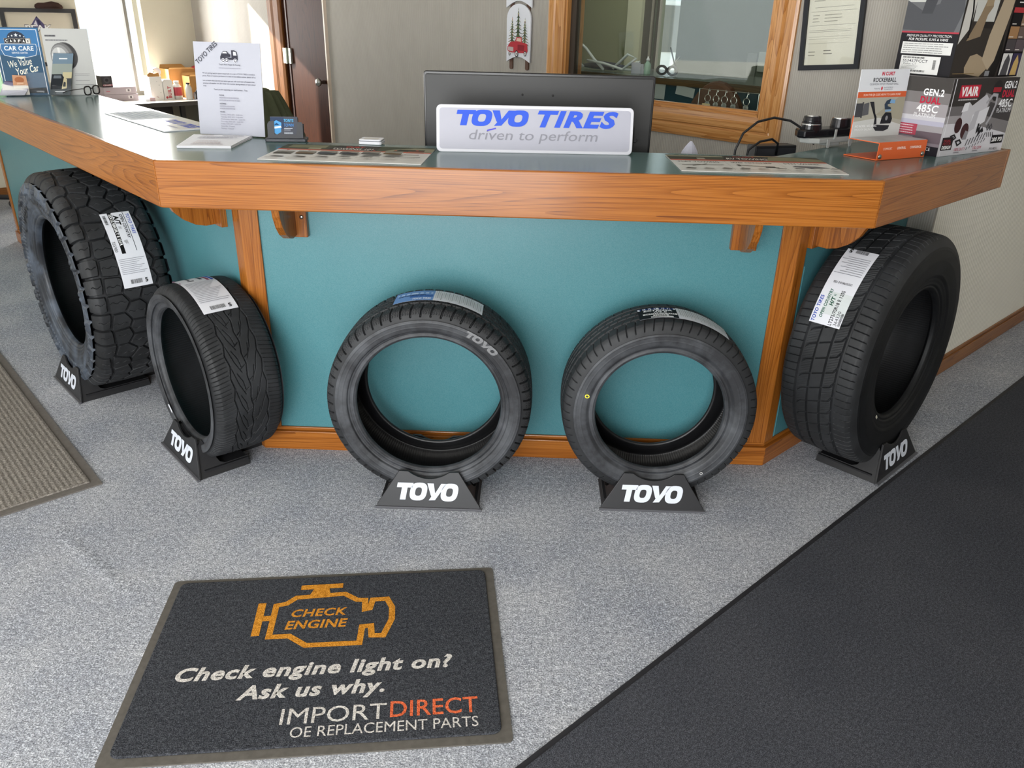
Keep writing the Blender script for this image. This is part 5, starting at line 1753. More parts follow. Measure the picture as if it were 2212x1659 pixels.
def build_compressor_box():
    a = math.radians(33.07)
    W, D, H = 0.386, 0.215, 0.246
    t = box_thing('product_box', 'silver and black compressor box standing at the right end of the counter', 'box', (1.3505, 2.7865), a, W, D, H, mat('grey_box_card', '#8f8a8c', 0.35))
    f = frame_fn((0, 0, 0), 0, 0)
    E = [RECT(0, 0, W, H, '#cfcdd2'), RECT(0, 0.16, W, H, '#3a3634'), RECT(0, 0.13, W, 0.16, '#6d696a'), RECT(0, 0.105, W, 0.13, '#9e9a9c'), POLY([(0.16, 0.10), (W, 0.06), (W, 0.16), (0.2, 0.2)], '#7d797a'), POLY([(0.22, 0.125), (W, 0.10), (W, 0.135), (0.24, 0.17)], '#464344'),
         RECT(0.012, 0.0, 0.016, H, '#dedde2'),
         RECT(0.045, 0.186, 0.160, 0.226, '#b3283c'), RECT(0.048, 0.189, 0.157, 0.223, '#c43346'), TEXT('VIAIR', 0.052, 0.193, 0.026, '#f6f3f2', 0.100, 0.05), LINES(0.045, 0.176, 0.155, 0.184, 1, '#bdb9b9', 0.5, 0.05, 1),
         POLY(ell(0.262, 0.205, 0.028, 0.034, 18), '#2c2a2a'), RECT(0.238, 0.200, 0.286, 0.216, '#9c2a34'),
         TEXT('GEN.2', 0.300, 0.212, 0.022, '#f5f5f7', 0.076, 0.03), TEXT('DUAL', 0.300, 0.183, 0.022, '#c02c44', 0.076, 0.04), TEXT('485C', 0.292, 0.150, 0.026, '#f5f5f7', 0.082, 0.02), TEXT('PLATINUM', 0.290, 0.132, 0.014, '#f0f0f2', 0.084, 0.01),
         # drawn twin compressor with braided hose
         POLY([(0.080, 0.100), (0.090, 0.165), (0.115, 0.172), (0.135, 0.160), (0.205, 0.195), (0.230, 0.175), (0.220, 0.120), (0.130, 0.085)], '#c3c1c6'), POLY([(0.080, 0.140), (0.115, 0.145), (0.115, 0.172), (0.088, 0.168)], '#e2e1e5'), POLY([(0.150, 0.130), (0.240, 0.155), (0.232, 0.105), (0.150, 0.075)], '#d9d8dd'), POLY([(0.140, 0.070), (0.160, 0.140), (0.185, 0.145), (0.180, 0.085)], '#b5b3b9'), STROKE([(0.215, 0.165), (0.245, 0.192), (0.270, 0.190), (0.275, 0.160), (0.262, 0.120), (0.245, 0.095)], 0.010, '#a8a6ab'),
         POLY(ell(0.080, 0.098, 0.020, 0.025, 18), '#3d2426'), POLY(ell(0.125, 0.078, 0.022, 0.026, 18), '#452a2c'), POLY([(0.120, 0.05), (0.145, 0.05), (0.15, 0.075), (0.13, 0.08)], '#8a888d'),
         STROKE([(0.200, 0.10), (0.200, 0.075), (0.212, 0.085), (0.212, 0.065), (0.228, 0.08), (0.235, 0.07)], 0.010, '#262528'), STROKE([(0.052, 0.064), (0.07, 0.068), (0.082, 0.058), (0.066, 0.050)], 0.006, '#2e2c2e', True), STROKE([(0.088, 0.046), (0.108, 0.05), (0.120, 0.040), (0.102, 0.032)], 0.006, '#2e2c2e', True), STROKE([(0.255, 0.085), (0.262, 0.095), (0.270, 0.085), (0.262, 0.075)], 0.004, '#4a484c', True), STROKE([(0.272, 0.085), (0.279, 0.095), (0.287, 0.085), (0.279, 0.075)], 0.004, '#4a484c', True)]
    for k in range(7):
        E += [STROKE([(0.150 + k * 0.016, 0.028 + k * 0.003), (0.158 + k * 0.016, 0.050 + k * 0.003)], 0.004, '#3b393c'), STROKE([(0.160 + k * 0.016, 0.014 + k * 0.004), (0.165 + k * 0.016, 0.024 + k * 0.004)], 0.003, '#4a484c')]
    for k in range(4):
        E.append(STROKE([(0.262 + k * 0.012, 0.068), (0.268 + k * 0.012, 0.052)], 0.003, '#2e2c2e'))
    E += [RECT(0.008, 0.020, 0.070, 0.062, '#2c2527'), TEXT('DUAL', 0.018, 0.047, 0.008, '#a03038', 0.04, 0.02), TEXT('MOTOR', 0.016, 0.037, 0.008, '#a03038', 0.044, 0.02), TEXT('DESIGN', 0.014, 0.024, 0.010, '#f2f0f0', 0.050, 0.04), TEXT('100% DUTY', 0.088, 0.014, 0.0095, '#b8405a', 0.064, 0.0), TEXT('3.82 CFM', 0.198, 0.014, 0.0095, '#b8405a', 0.052, 0.0), LINES(0.088, 0.006, 0.12, 0.012, 1, '#8a868c', 0.4, 0.1, 3), LINES(0.198, 0.006, 0.23, 0.012, 1, '#8a868c', 0.4, 0.1, 4), RECT(0.300, 0.028, 0.372, 0.056, '#1f1d20'), TEXT('200 PSI', 0.304, 0.035, 0.013, '#f4f2f2', 0.062, 0.03), TEXT('P/N 48552', 0.302, 0.006, 0.008, '#55525a', 0.050, 0.0)]
    printed('front_print', E, f, t, 0.0008, 0.00004)
    ex = Vector((0, -1, 0))
    g = lambda x, y, h=0.0: Vector((-h, D - x, y))
    E = [RECT(0, 0, D, H, '#a29da0'), RECT(0, 0.20, D, H, '#4a4745'), RECT(0, 0.165, D, 0.20, '#7f7b7b'), RECT(0, 0.10, D, 0.125, '#c9c7cd'), RECT(0, 0.0, D, 0.075, '#6a5d64'), POLY([(0, 0.04), (0.11, 0.045), (0.15, 0.025), (0.15, 0.0), (0, 0.0)], '#4a3f47'), RECT(0, 0.095, D, 0.11, '#b5b3c4'), RECT(0.0, 0.03, D, 0.04, '#857b82'), RECT(0.155, 0.0, D, 0.03, '#26242a'),
         TEXT('GEN.2', 0.118, 0.190, 0.020, '#f5f5f7', 0.074, 0.03), TEXT('DUAL', 0.112, 0.165, 0.020, '#c02c44', 0.074, 0.04), TEXT('485C', 0.105, 0.137, 0.023, '#f5f5f7', 0.078, 0.02), TEXT('PLATINUM', 0.100, 0.120, 0.013, '#f0f0f2', 0.078, 0.01), RECT(0.042, 0.060, 0.122, 0.096, '#b04a5c'), LINES(0.045, 0.062, 0.12, 0.094, 4, '#ddc9ce', 0.35, 0.2, 6), RECT(0.055, 0.046, 0.115, 0.056, '#8f8b92'), TEXT('CE', 0.172, 0.016, 0.010, '#f0f0f0', 0.016, 0.0)]
    printed('side_print', E, g, t, 0.0008, 0.00004)
build_compressor_box()

def build_seat_box():
    a = math.atan2(3.138 - 2.9395, 1.682 - 1.3558)
    W, D, H = 0.382, 0.21, 0.40
    t = box_thing('product_box', 'tall seat cover box stacked on the silver compressor box', 'box', (1.3558, 2.842), a, W, D, H, mat('black_box_card', '#27262a', 0.35), Z + 0.2472)
    f = frame_fn((0, 0, 0), 0, 0)
    E = [RECT(0, 0, W, H, '#38332f'), POLY([(0.004, 0.10), (0.05, 0.15), (0.06, 0.3), (0.012, 0.33)], '#cfccc6'), POLY([(0.06, 0.17), (0.17, 0.17), (0.18, 0.28), (0.14, 0.31), (0.05, 0.3)], '#c9c9c4'), POLY([(0.1, 0.15), (0.2, 0.15), (0.2, 0.17), (0.08, 0.17)], '#2b2725'),
         POLY([(0.045, 0.11), (0.115, 0.125), (0.128, 0.19), (0.148, 0.215), (0.138, 0.25), (0.11, 0.24), (0.09, 0.19)], '#8f7c64'), POLY([(0.108, 0.215), (0.145, 0.218), (0.145, 0.255), (0.12, 0.265), (0.104, 0.245)], '#a08d72'),
         POLY([(0.075, 0.01), (0.16, 0.0), (0.20, 0.03), (0.175, 0.055), (0.12, 0.072), (0.085, 0.065), (0.068, 0.03)], '#a5937a'), POLY([(0.155, 0.055), (0.20, 0.02), (0.225, 0.05), (0.255, 0.20), (0.26, 0.25), (0.235, 0.275), (0.20, 0.25), (0.165, 0.13)], '#b3a28a'), POLY([(0.198, 0.262), (0.248, 0.268), (0.252, 0.33), (0.22, 0.37), (0.195, 0.32)], '#ab987d'), STROKE([(0.05, 0.12), (0.045, 0.2), (0.03, 0.25)], 0.008, '#1f1c1b'), POLY([(0.2, 0.0), (0.25, 0.0), (0.262, 0.06), (0.245, 0.15), (0.23, 0.06)], '#1e1b1a'), RECT(0.012, 0.010, 0.13, 0.012, '#8a7550'), RECT(0.19, 0.002, 0.215, 0.018, '#8f9094'),
         RECT(0.262, 0.0, W, H, '#1a1718'), RECT(0.268, 0.200, W - 0.006, 0.216, '#b23a40'), LINES(0.285, 0.225, 0.36, 0.29, 5, '#ecebe8', 0.3, 0.25, 9), LINES(0.302, 0.296, 0.352, 0.308, 1, '#ecebe8', 0.7, 0.05, 15), RECT(0.358, 0.24, 0.376, 0.31, '#5a1c24')]
    sw = ['#19171a', '#8a7460', '#a07a55', '#6a5a54', '#4a4548', '#5c5256']
    for k in range(6):
        x = 0.268 + (k % 2) * 0.054
        y = 0.160 - (k // 2) * 0.040
        E.append(RECT(x, y, x + 0.052, y + 0.038, sw[k]))
        E.append(RECT(x + 0.004, y + 0.004, x + 0.028, y + 0.007, '#d6cfc8'))
    E += [RECT(0.266, 0.004, 0.320, 0.074, '#d8d6d4'), POLY([(0.272, 0.004), (0.312, 0.004), (0.312, 0.055), (0.296, 0.072), (0.282, 0.05)], '#4c4a4e'), RECT(0.324, 0.004, 0.376, 0.074, '#3a3350'), POLY([(0.330, 0.004), (0.366, 0.004), (0.366, 0.045), (0.352, 0.07), (0.338, 0.045)], '#c3a468')]
    printed('front_print', E, f, t, 0.0008, 0.00004)
    g = lambda x, y, h=0.0: Vector((-h, D - x, y))
    E = [RECT(0, 0.135, D, H, '#6e6f72'), RECT(0, 0.225, 0.10, H, '#c5c6c2'), POLY([(0.0, 0.14), (0.19, 0.135), (0.21, 0.2), (0.19, 0.33), (0.14, 0.34), (0.12, 0.22), (0.06, 0.2), (0.0, 0.23)], '#55565a'), POLY([(0.06, 0.19), (0.10, 0.19), (0.115, 0.25), (0.10, 0.28), (0.07, 0.25)], '#4a4b4f'), RECT(0, 0.131, D, 0.136, '#b64450'),
         RECT(0, 0.0, D, 0.131, '#2a292c'), TEXT('PREMIUM QUALITY PROTECTION', 0.105, 0.119, 0.0075, '#ededed', 0.165, 0.02, 0.1, 'C'), TEXT('FOR PICKUPS, SUVS & VANS', 0.105, 0.108, 0.0075, '#ededed', 0.145, 0.02, 0.1, 'C'), RECT(0.012, 0.066, 0.198, 0.103, '#e2e2e0'), LINES(0.018, 0.068, 0.19, 0.101, 5, '#8c8c8c', 0.28, 0.3, 11),
         RECT(0.020, 0.004, 0.168, 0.060, '#e4e4e2'), TEXT('SS3457PCCT', 0.028, 0.040, 0.0085, '#44444a', 0.095, 0.01), TEXT('Color: CT', 0.032, 0.032, 0.006, '#55555a', 0.05, 0.0), LINES(0.028, 0.018, 0.10, 0.030, 3, '#9a9a9a', 0.3, 0.3, 12)]
    E += BARCODE(0.028, 0.052, 0.11, 0.057, '#444444', 12) + BARCODE(0.026, 0.010, 0.125, 0.016, '#444444', 13) + BARCODE(0.146, 0.02, 0.156, 0.05, '#555555', 14, True)
    printed('side_print', E, g, t, 0.0008, 0.00004)
build_seat_box()

def build_console():
    t = thing('car_console_trim', 'black and grey car console trim with round knob lying behind the orange display', 'car part', (0.955, 2.905, Z), math.radians(32))
    G = mat('grey_moulded_plastic', '#a9aca9', 0.45)
    b = MB()
    b.prism([(0.0, 0.0), (0.03, -0.022), (0.20, -0.018), (0.24, 0.0), (0.24, 0.06), (0.02, 0.07), (-0.01, 0.03)], 0.016, 0.034)
    b.prism([(0.09, -0.012), (0.15, -0.012), (0.15, 0.03), (0.09, 0.03)], 0.004, 0.018)
    b.build('lower_tray', G, t, bevel=0.004)
    for x in (0.075, 0.19):
        m = MB()
        m.prism([(x - 0.009, 0.030), (x + 0.009, 0.030), (x + 0.007, 0.006), (x + 0.004, 0.0), (x - 0.004, 0.0), (x - 0.007, 0.006)], 0.0, 0.004, lambda a, q, h: (a, -0.022 - h, q))
        m.build('mounting_tab', G, t, bevel=0.001)
    MB().bx(0.102, 0.112, -0.024, -0.020, 0.028, 0.062).build('mounting_tab', G, t, bevel=0.001)
    m = MB()
    m.prism([(-0.022, 0.0), (0.23, -0.012), (0.25, 0.06), (0.0, 0.068), (-0.028, 0.03)], 0.034, 0.062)
    m.build('upper_housing', mat('gloss_black_plastic', '#17171b', 0.25), t, bevel=0.006)
    def oval(name, cx, cy, rx, ry, z0, z1, m_, k=0.88):
        o = MB()
        o.lathe([(1.0, z0), (1.0, z0 + (z1 - z0) * 0.25), (k + 0.03, z1 - 0.003), (k, z1)], 26, (0, 0, 0), lambda a, q, z: (cx + a * rx, cy + q * ry, z))
        return o.build(name, m_, t, smooth=False)
    oval('knob', 0.036, 0.03, 0.040, 0.034, 0.050, 0.086, mat('gloss_black_plastic', '#17171b', 0.25))
    oval('chrome_ring', 0.036, 0.03, 0.0385, 0.0325, 0.076, 0.080, M_CHROME, 0.98)
    oval('knob_top', 0.036, 0.03, 0.034, 0.029, 0.085, 0.104, mat('gloss_black_plastic', '#17171b', 0.25), 0.9)
    oval('chrome_cap', 0.036, 0.03, 0.026, 0.022, 0.103, 0.107, M_CHROME, 0.85)
    oval('knob', 0.190, 0.03, 0.040, 0.032, 0.060, 0.092, mat('gloss_black_plastic', '#17171b', 0.25))
    oval('chrome_ring', 0.190, 0.03, 0.036, 0.029, 0.091, 0.095, M_CHROME, 0.9)
build_console()

def build_behind_counter():
    # black device standing behind the back edge, with its looping cable
    t = thing('desk_speaker', 'black box with grille half hidden behind the counter below the oak window', 'speaker', (0.85, 3.02, 0.765), math.radians(18))
    MB().bx(-0.07, 0.10, -0.03, 0.03, 0.0, 0.315).build('housing', M_BLACKPL, t, bevel=0.004)
    MB().bx(-0.066, 0.096, -0.034, -0.030, 0.02, 0.305).build('grille', mat('fine_black_mesh', '#2b2b2f', 0.6, bump=(1500, 0.5, 0.001)), t)
    c = MB()
    c.tube([(0.685, 2.86, 0.78), (0.690, 2.86, 0.98), (0.693, 2.86, 1.08), (0.715, 2.87, 1.135), (0.765, 2.89, 1.172), (0.825, 2.91, 1.185), (0.885, 2.92, 1.175), (0.935, 2.925, 1.148), (0.965, 2.92, 1.112), (0.978, 2.91, 1.100)], 0.0042, 8)
    o = c.build('cable', mat('black_cable', '#1a1a1c', 0.4), smooth=True)
    tag(o, 'black cable arching high above the counter below the oak window', 'cable')
    c = MB()
    c.tube([(0.735, 2.90, 0.80), (0.738, 2.90, 1.0), (0.75, 2.905, 1.075), (0.79, 2.92, 1.102), (0.84, 2.95, 1.108), (0.87, 2.975, 1.09), (0.872, 2.985, 1.05)], 0.0042, 8)
    o = c.build('cable', mat('black_cable', '#1a1a1c', 0.4), smooth=True)
    tag(o, 'lower black cable curving from the counter to the black grille box', 'cable')
    t = thing('tissue_box', 'box behind the counter whose white tissue tip peeks over the edge', 'tissue box', (0.545, 2.90, 0.765), 0.1)
    MB().bx(-0.06, 0.06, -0.055, 0.055, 0, 0.27).build('carton', mat('pale_carton', '#b9b5c0', 0.7), t)
    m = MB()
    m.lathe([(0.03, 0.268), (0.022, 0.30), (0.014, 0.318), (0.003, 0.335)], 9, (0, 0, 0), lambda a, q, z: (a * (1.2 + 0.3 * math.sin(q * 90)), q * 0.5, z))
    m.build('tissue', M_PAPERW, t)
    # staff chair with an olive jacket over its back
    c = thing('office_chair', 'dark swivel chair behind the counter under the olive jacket', 'chair', (-1.165, 3.44, 0), math.radians(190))
    MB().prism(rrect(-0.16, 0.62, 0.16, 1.13, 0.08, 6), 0.20, 0.25, lambda a, b, h: (a, h, b)).build('backrest', mat('dark_grey_fabric', '#36383a', 0.9, 0.1), c, bevel=0.015)
    MB().prism(rrect(-0.24, -0.22, 0.24, 0.2, 0.08, 6), 0.45, 0.53).build('seat', mat('dark_grey_fabric', '#36383a', 0.9, 0.1), c, bevel=0.02)
    MB().tube([(0, 0.24, 0.75), (0, 0.26, 0.5), (0, 0.05, 0.44)], 0.022, 8).build('back_support', M_BLACKPL, c)
    MB().tube([(0, 0, 0.45), (0, 0, 0.09)], 0.028, 10).build('post', M_STEEL, c)
    star_base(c)
    j = thing('jacket', 'olive green jacket draped over the chair back behind the counter', 'jacket', (-1.165, 3.44, 0), math.radians(190))
    m = MB()
    nu, nv = 56, 26
    V, F = [], []
    r = random.Random(2)
    for i in range(nv + 1):
        v = i / nv
        for k in range(nu):
            a = 2 * PI * k / nu
            # shoulders fall away from a flat collar
            half = 0.115 + 0.10 * min(1, v * 3.2) ** 0.9 + 0.02 * v
            dep = 0.045 + 0.045 * min(1, v * 3) + 0.03 * v
            ca, sa = math.cos(a), math.sin(a)
            fold = 0.014 * math.sin(a * 9 + 2.5 * v) * min(1, v * 3) + 0.008 * math.sin(a * 17 + 5 * v)
            x = math.copysign(abs(ca) ** 0.7, ca) * (half + fold)
            y = 0.225 + math.copysign(abs(sa) ** 0.8, sa) * (dep + fold)
            z = 1.20 - 0.60 * v - 0.05 * max(0, abs(ca) - 0.4) * min(1, v * 6)
            V.append((x, y, z))
    for i in range(nv):
        for k in range(nu):
            k2 = (k + 1) % nu
            F.append((i * nu + k, i * nu + k2, (i + 1) * nu + k2, (i + 1) * nu + k))
    F.append(tuple(reversed(range(nu))))
    m.add(V, F)
    OL = mat('olive_cloth', '#565a45', 0.9, 0.1, noise=(30, 0.1), bump=(300, 0.2, 0.001))
    m.build('body', OL, j, smooth=True)
    for s in (-1, 1):
        sl = MB()
        sl.tube([(s * 0.12, 0.225, 1.12), (s * 0.165, 0.24, 1.03), (s * 0.185, 0.25, 0.88), (s * 0.19, 0.25, 0.65)], [0.035, 0.045, 0.045, 0.04], 12)
        sl.build('sleeve', OL, j, smooth=True)
    co = MB()
    co.tube([(0.075 * math.cos(a), 0.225 + 0.045 * math.sin(a), 1.195) for a in [2 * PI * q / 20 for q in range(20)]], 0.014, 8, True)
    co.build('collar', OL, j, smooth=True)

def star_base(c):
    for q in range(5):
        a = 2 * PI * q / 5 + 0.3
        e = (0.28 * math.cos(a), 0.28 * math.sin(a))
        l = MB().tube([(0, 0, 0.12), (e[0], e[1], 0.085)], 0.02, 8).build('leg', M_BLACKPL, c)
        w = MB()
        for d in (-0.016, 0.016):
            w.lathe([(0.012, -0.009), (0.030, -0.009), (0.030, 0.009), (0.012, 0.009)], 18, (0, 0, 0), lambda x, y, z, d=d: (e[0] + x * math.cos(a) - (z + d) * math.sin(a), e[1] + x * math.sin(a) + (z + d) * math.cos(a), 0.0305 + y))
        w.tube([(e[0], e[1], 0.05), (e[0], e[1], 0.09)], 0.009, 8)
        w.build('caster', M_BLACKPL, l)
build_behind_counter()

# ---- left wing of the counter
def build_brochures():
    a = math.atan2(0.154, 0.356)
    zz = Z
    ln = math.radians(5)
    t = thing('poster_holder', 'clear holder with a blue car care poster at the left end of the counter', 'poster holder', (-2.535, 3.922, zz), a)
    fn = local_up(ln)
    W, H = 0.190, 0.300
    MB().prism([(0, 0), (W, 0), (W, H), (0, H)], -0.004, -0.001, fn).build('poster_sheet', mat('steel_blue_poster', '#4d6b85', 0.4), t)
    MB().prism([(-0.003, 0), (W + 0.002, 0), (W + 0.002, H + 0.004), (-0.003, H + 0.004)], 0.0012, 0.0030, fn).build('acrylic_panel', M_ACRYL, t)
    MB().bx(-0.003, W, -0.075, 0.0, 0, 0.003).build('acrylic_foot', M_ACRYL, t)
    pk = MB()
    pk.bx(0.0, 0.105, -0.075, -0.072, 0.003, 0.055)
    pk.bx(0.105, W, -0.045, -0.042, 0.003, 0.105)
    pk.build('brochure_pocket', M_ACRYL, t)
    wht = '#e9eef2'
    E = [RECT(0, 0, W, H, '#435f78'), RECT(0.004, 0.20, W - 0.004, H - 0.004, '#4a80b4'), RECT(0.004, 0.18, W - 0.004, 0.215, '#466f96'), STROKE([(0.010, 0.004), (0.010, H - 0.010), (W - 0.010, H - 0.010), (W - 0.010, 0.004)], 0.0025, wht),
         POLY(ell(0.092, 0.252, 0.038, 0.030, 18, 0, 180), '#3b4352'), RECT(0.040, 0.229, 0.150, 0.253, '#8d8a86')]
    for i, ch in enumerate('CARFAX'):
        x = 0.0425 + i * 0.0175
        E += [RECT(x, 0.231, x + 0.016, 0.2505, '#2b2d33' if i < 5 else '#eceae4'), TEXT(ch, x + 0.008, 0.2345, 0.012, '#f2f2f0' if i < 5 else '#2b2d33', 0.010, 0.03, 0, 'C')]
    for i, (x, y, s) in enumerate(((0.062, 0.259, 0.004), (0.076, 0.263, 0.005), (0.093, 0.266, 0.009), (0.110, 0.263, 0.005), (0.125, 0.259, 0.004))):
        P = []
        for q in range(10):
            rr = s if q % 2 == 0 else s * 0.42
            an = PI / 2 + q * PI / 5
            P.append((x + rr * math.cos(an), y + rr * math.sin(an)))
        E.append(POLY(P, wht))
    E += [POLY([(0.022, 0.227), (0.168, 0.227), (0.170, 0.205), (0.160, 0.178), (0.095, 0.163), (0.030, 0.178), (0.020, 0.205)], '#4b78a6'), STROKE([(0.022, 0.227), (0.168, 0.227), (0.170, 0.205), (0.160, 0.178), (0.095, 0.163), (0.030, 0.178), (0.020, 0.205)], 0.002, wht, True),
          TEXT('CAR CARE', 0.095, 0.1995, 0.0185, wht, 0.122, 0.03, 0.08, 'C'), TEXT('SERVICE CENTER', 0.095, 0.1855, 0.007, wht, 0.066, 0.02, 0, 'C'), POLY([(0.075, 0.172), (0.115, 0.172), (0.108, 0.167), (0.095, 0.163), (0.082, 0.167)], '#dfe8dd'),
          TEXT('We Value', 0.040, 0.122, 0.030, '#f4f2e4', 0.100, 0.014, 0.28, 'L', math.radians(10)), TEXT('Your Car', 0.068, 0.090, 0.030, '#f4f2e4', 0.098, 0.014, 0.28, 'L', math.radians(12)),
          RECT(0.100, 0.010, W - 0.012, 0.034, '#3e4246'), TEXT('today', 0.132, 0.014, 0.009, '#cfd4d6', 0.034, 0.0)]
    printed('poster_print', E, fn, t, 0.0032, 0.00003)
    # brochures lying in the low pocket
    b = thing('brochure_stack', 'purple grey brochures piled in the holder of the blue poster', 'brochures', (-2.545, 3.865, zz + 0.0035), a)
    for k in range(6):
        l2 = 0.95 - 0.05 * k
        f2 = frame_fn((0.012 + 0.003 * k, 0.004 * k, 0.001 + 0.004 * k), 0.0, l2)
        MB().prism([(0, 0), (0.105, 0), (0.125, 0.085), (0.02, 0.085)], 0, 0.002, f2).build('brochure', mat('lavender_brochure', '#7f7a94', 0.4) if k == 5 else M_PAPERW, b)
    f3 = frame_fn((0.012 + 0.015, 0.020, 0.0215), 0.0, 0.70)
    printed('brochure_print', [POLY([(0, 0), (0.105, 0), (0.0, 0.035)], '#e6e2de'), POLY([(0.01, 0.05), (0.05, 0.04), (0.055, 0.046), (0.015, 0.058)], '#55506a'), POLY(ell(0.098, 0.066, 0.008, 0.006, 12), '#ece9ee'), STROKE([(0.05, 0.06), (0.085, 0.05), (0.10, 0.03)], 0.004, '#5c5672')], f3, b, 0.0025)
    c = thing('photo_card', 'small tan picture card standing behind the purple grey brochures', 'card', (-2.49, 3.925, zz + 0.004), a)
    f4 = local_up(0.1)
    MB().prism([(0.0, 0.04), (0.062, 0.04), (0.060, 0.085), (0.004, 0.088)], 0.010, 0.012, f4).build('card', mat('tan_photo', '#c08a62', 0.5), c)
    MB().prism([(0.0, 0.0), (0.062, 0.0), (0.062, 0.042), (0.0, 0.042)], 0.010, 0.012, f4).build('card', mat('white_card', '#ddd6cc', 0.5), c)
    printed('card_print', [POLY(ell(0.03, 0.066, 0.02, 0.014, 14), '#a96a48'), RECT(0.018, 0.048, 0.044, 0.055, '#d9b090')], f4, c, 0.0122)
    # white tyre poster
    p = (-2.535 + 0.200 * math.cos(a), 3.922 + 0.200 * math.sin(a))
    t = thing('poster_holder', 'clear holder with a white poster of a single tire on the counter', 'poster holder', (p[0], p[1], zz), a)
    W, H = 0.197, 0.297
    MB().prism([(0, 0), (W, 0), (W, H), (0, H)], -0.004, -0.001, fn).build('poster_sheet', mat('pale_grey_poster', '#d7d8d6', 0.45), t)
    MB().prism([(-0.002, 0), (W + 0.003, 0), (W + 0.003, H + 0.004), (-0.002, H + 0.004)], 0.0012, 0.0030, fn).build('acrylic_panel', M_ACRYL, t)
    MB().bx(0, W + 0.003, -0.075, 0.0, 0, 0.003).build('acrylic_foot', M_ACRYL, t)
    MB().bx(0.008, 0.090, -0.060, -0.057, 0.003, 0.050).build('brochure_pocket', M_ACRYL, t)
    E = [RECT(0, 0, W, H, '#c9cac8'), LINES(0.012, 0.260, 0.058, 0.270, 1, '#55555a', 0.7, 0.02, 7), LINES(0.012, 0.242, 0.108, 0.250, 1, '#77777c', 0.6, 0.02, 2)]
    E += [POLY(ell(0.085, 0.175, 0.052, 0.062, 28), '#5f5f60'), POLY(ell(0.070, 0.172, 0.048, 0.062, 28), '#7d7d7d'), POLY(ell(0.064, 0.170, 0.041, 0.056, 28), '#9a9a9a'), POLY(ell(0.060, 0.168, 0.034, 0.047, 28), '#c9cac9')]
    for q in range(5):
        an = 2 * PI * q / 5 + 0.3
        E.append(STROKE([(0.060, 0.168), (0.060 + 0.032 * math.cos(an), 0.168 + 0.045 * math.sin(an))], 0.010, '#e3e3e2'))
    for q in range(4):
        an0, an1 = 70 - q * 3, -60 + q * 3
        pts = ell(0.073 + q * 0.0032, 0.1745, 0.050, 0.061, 14, an0, an1)
        E.append(STROKE(pts, 0.0016, '#3f3f40'))
    E += [LINES(0.110, 0.085, 0.180, 0.100, 2, '#a5a5a8', 0.25, 0.2, 3), LINES(0.110, 0.062, 0.172, 0.068, 1, '#a5a5a8', 0.4, 0.1, 4), RECT(0.105, 0.046, 0.187, 0.0475, '#8d8d90')]
    printed('poster_print', E, fn, t, 0.0032, 0.00003)
    b = thing('pamphlet', 'dark blue grey car pamphlet leaning in front of the white tire poster', 'pamphlet', (p[0] + 0.006, p[1] - 0.040, zz + 0.004), a)
    f5 = frame_fn((0, 0, 0), 0.0, math.radians(12))
    P = [(0.0, 0.0), (0.088, 0.0), (0.132, 0.185), (0.047, 0.190)]
    for k in range(3):
        MB().prism(P, -0.006 + k * 0.002, -0.0045 + k * 0.002, f5).build('leaflet', mat('grey_blue_leaflet', '#66727a', 0.4), b)
    def q_(u, v):
        return (0.0 + 0.088 * u + v * (0.047 + (0.132 - 0.088 - 0.047) * u) , 0.188 * v)
    Q = lambda *l: [q_(u, v) for u, v in l]
    E = [POLY(Q((0, .72), (1, .72), (1, 1), (0, 1)), '#74899a'), POLY(Q((0, .5), (1, .5), (1, .75), (0, .75)), '#97a09a'), POLY(Q((.55, .38), (1, .38), (1, .55), (.55, .55)), '#c9bf9a'), POLY(Q((0, 0), (1, 0), (1, .4), (0, .4)), '#45494d'), POLY(Q((0, .14), (.62, .14), (.66, .40), (.5, .50), (.02, .50)), '#272b30'), POLY(Q((.1, .40), (.5, .40), (.48, .47), (.12, .47)), '#6d757c'), POLY(Q((.55, .14), (.80, .16), (.78, .38), (.62, .42)), '#cbbf9a'), POLY(Q((.6, .2), (.74, .2), (.73, .3), (.63, .32)), '#3a3f45'), POLY(Q((0, .0), (1, .0), (1, .13), (0, .13)), '#51585c'), POLY(Q((.3, .86), (.72, .86), (.72, .885), (.3, .885)), '#f0f2f3'), POLY(Q((.25, .075), (.75, .075), (.75, .095), (.25, .095)), '#dfe3e4'), POLY(Q((.3, .04), (.7, .04), (.7, .055), (.3, .055)), '#aab0b2')]
    printed('leaflet_print', E, f5, b, 0.0002, 0.00003)
    # eyeglasses
    g = thing('eyeglasses', 'pair of dark-rimmed eyeglasses on the counter beside the tire poster', 'eyeglasses', (-2.172, 4.030, zz + 0.003), math.radians(82))
    fr = mat('dark_tortoise_frame', '#221f20', 0.3)
    for s in (-1, 1):
        ring = [(s * 0.032 + 0.024 * math.copysign(abs(math.cos(a)) ** 0.7, math.cos(a)), 0.0, 0.022 + 0.019 * math.copysign(abs(math.sin(a)) ** 0.7, math.sin(a))) for a in [2 * PI * q / 22 for q in range(22)]]
        MB().tube(ring, 0.0034, 6, True).build('rim', fr, g, smooth=True)
        MB().add([(x, 0.0005, z) for x, _, z in ring], [tuple(range(22))]).build('lens', M_GLASS, g)
        MB().tube([(s * 0.056, 0, 0.032), (s * 0.060, 0.01, 0.032), (s * 0.062, 0.09, 0.020), (s * 0.058, 0.13, 0.002)], 0.002, 6).build('temple', fr, g, smooth=True)
    MB().tube([(-0.009, 0, 0.028), (0, -0.002, 0.032), (0.009, 0, 0.028)], 0.0024, 6).build('bridge', fr, g, smooth=True)
    # green carton at the very left
    m = thing('green_bag', 'pale green bag cut by the left edge behind the blue poster', 'bag', (-2.60, 3.97, zz), a)
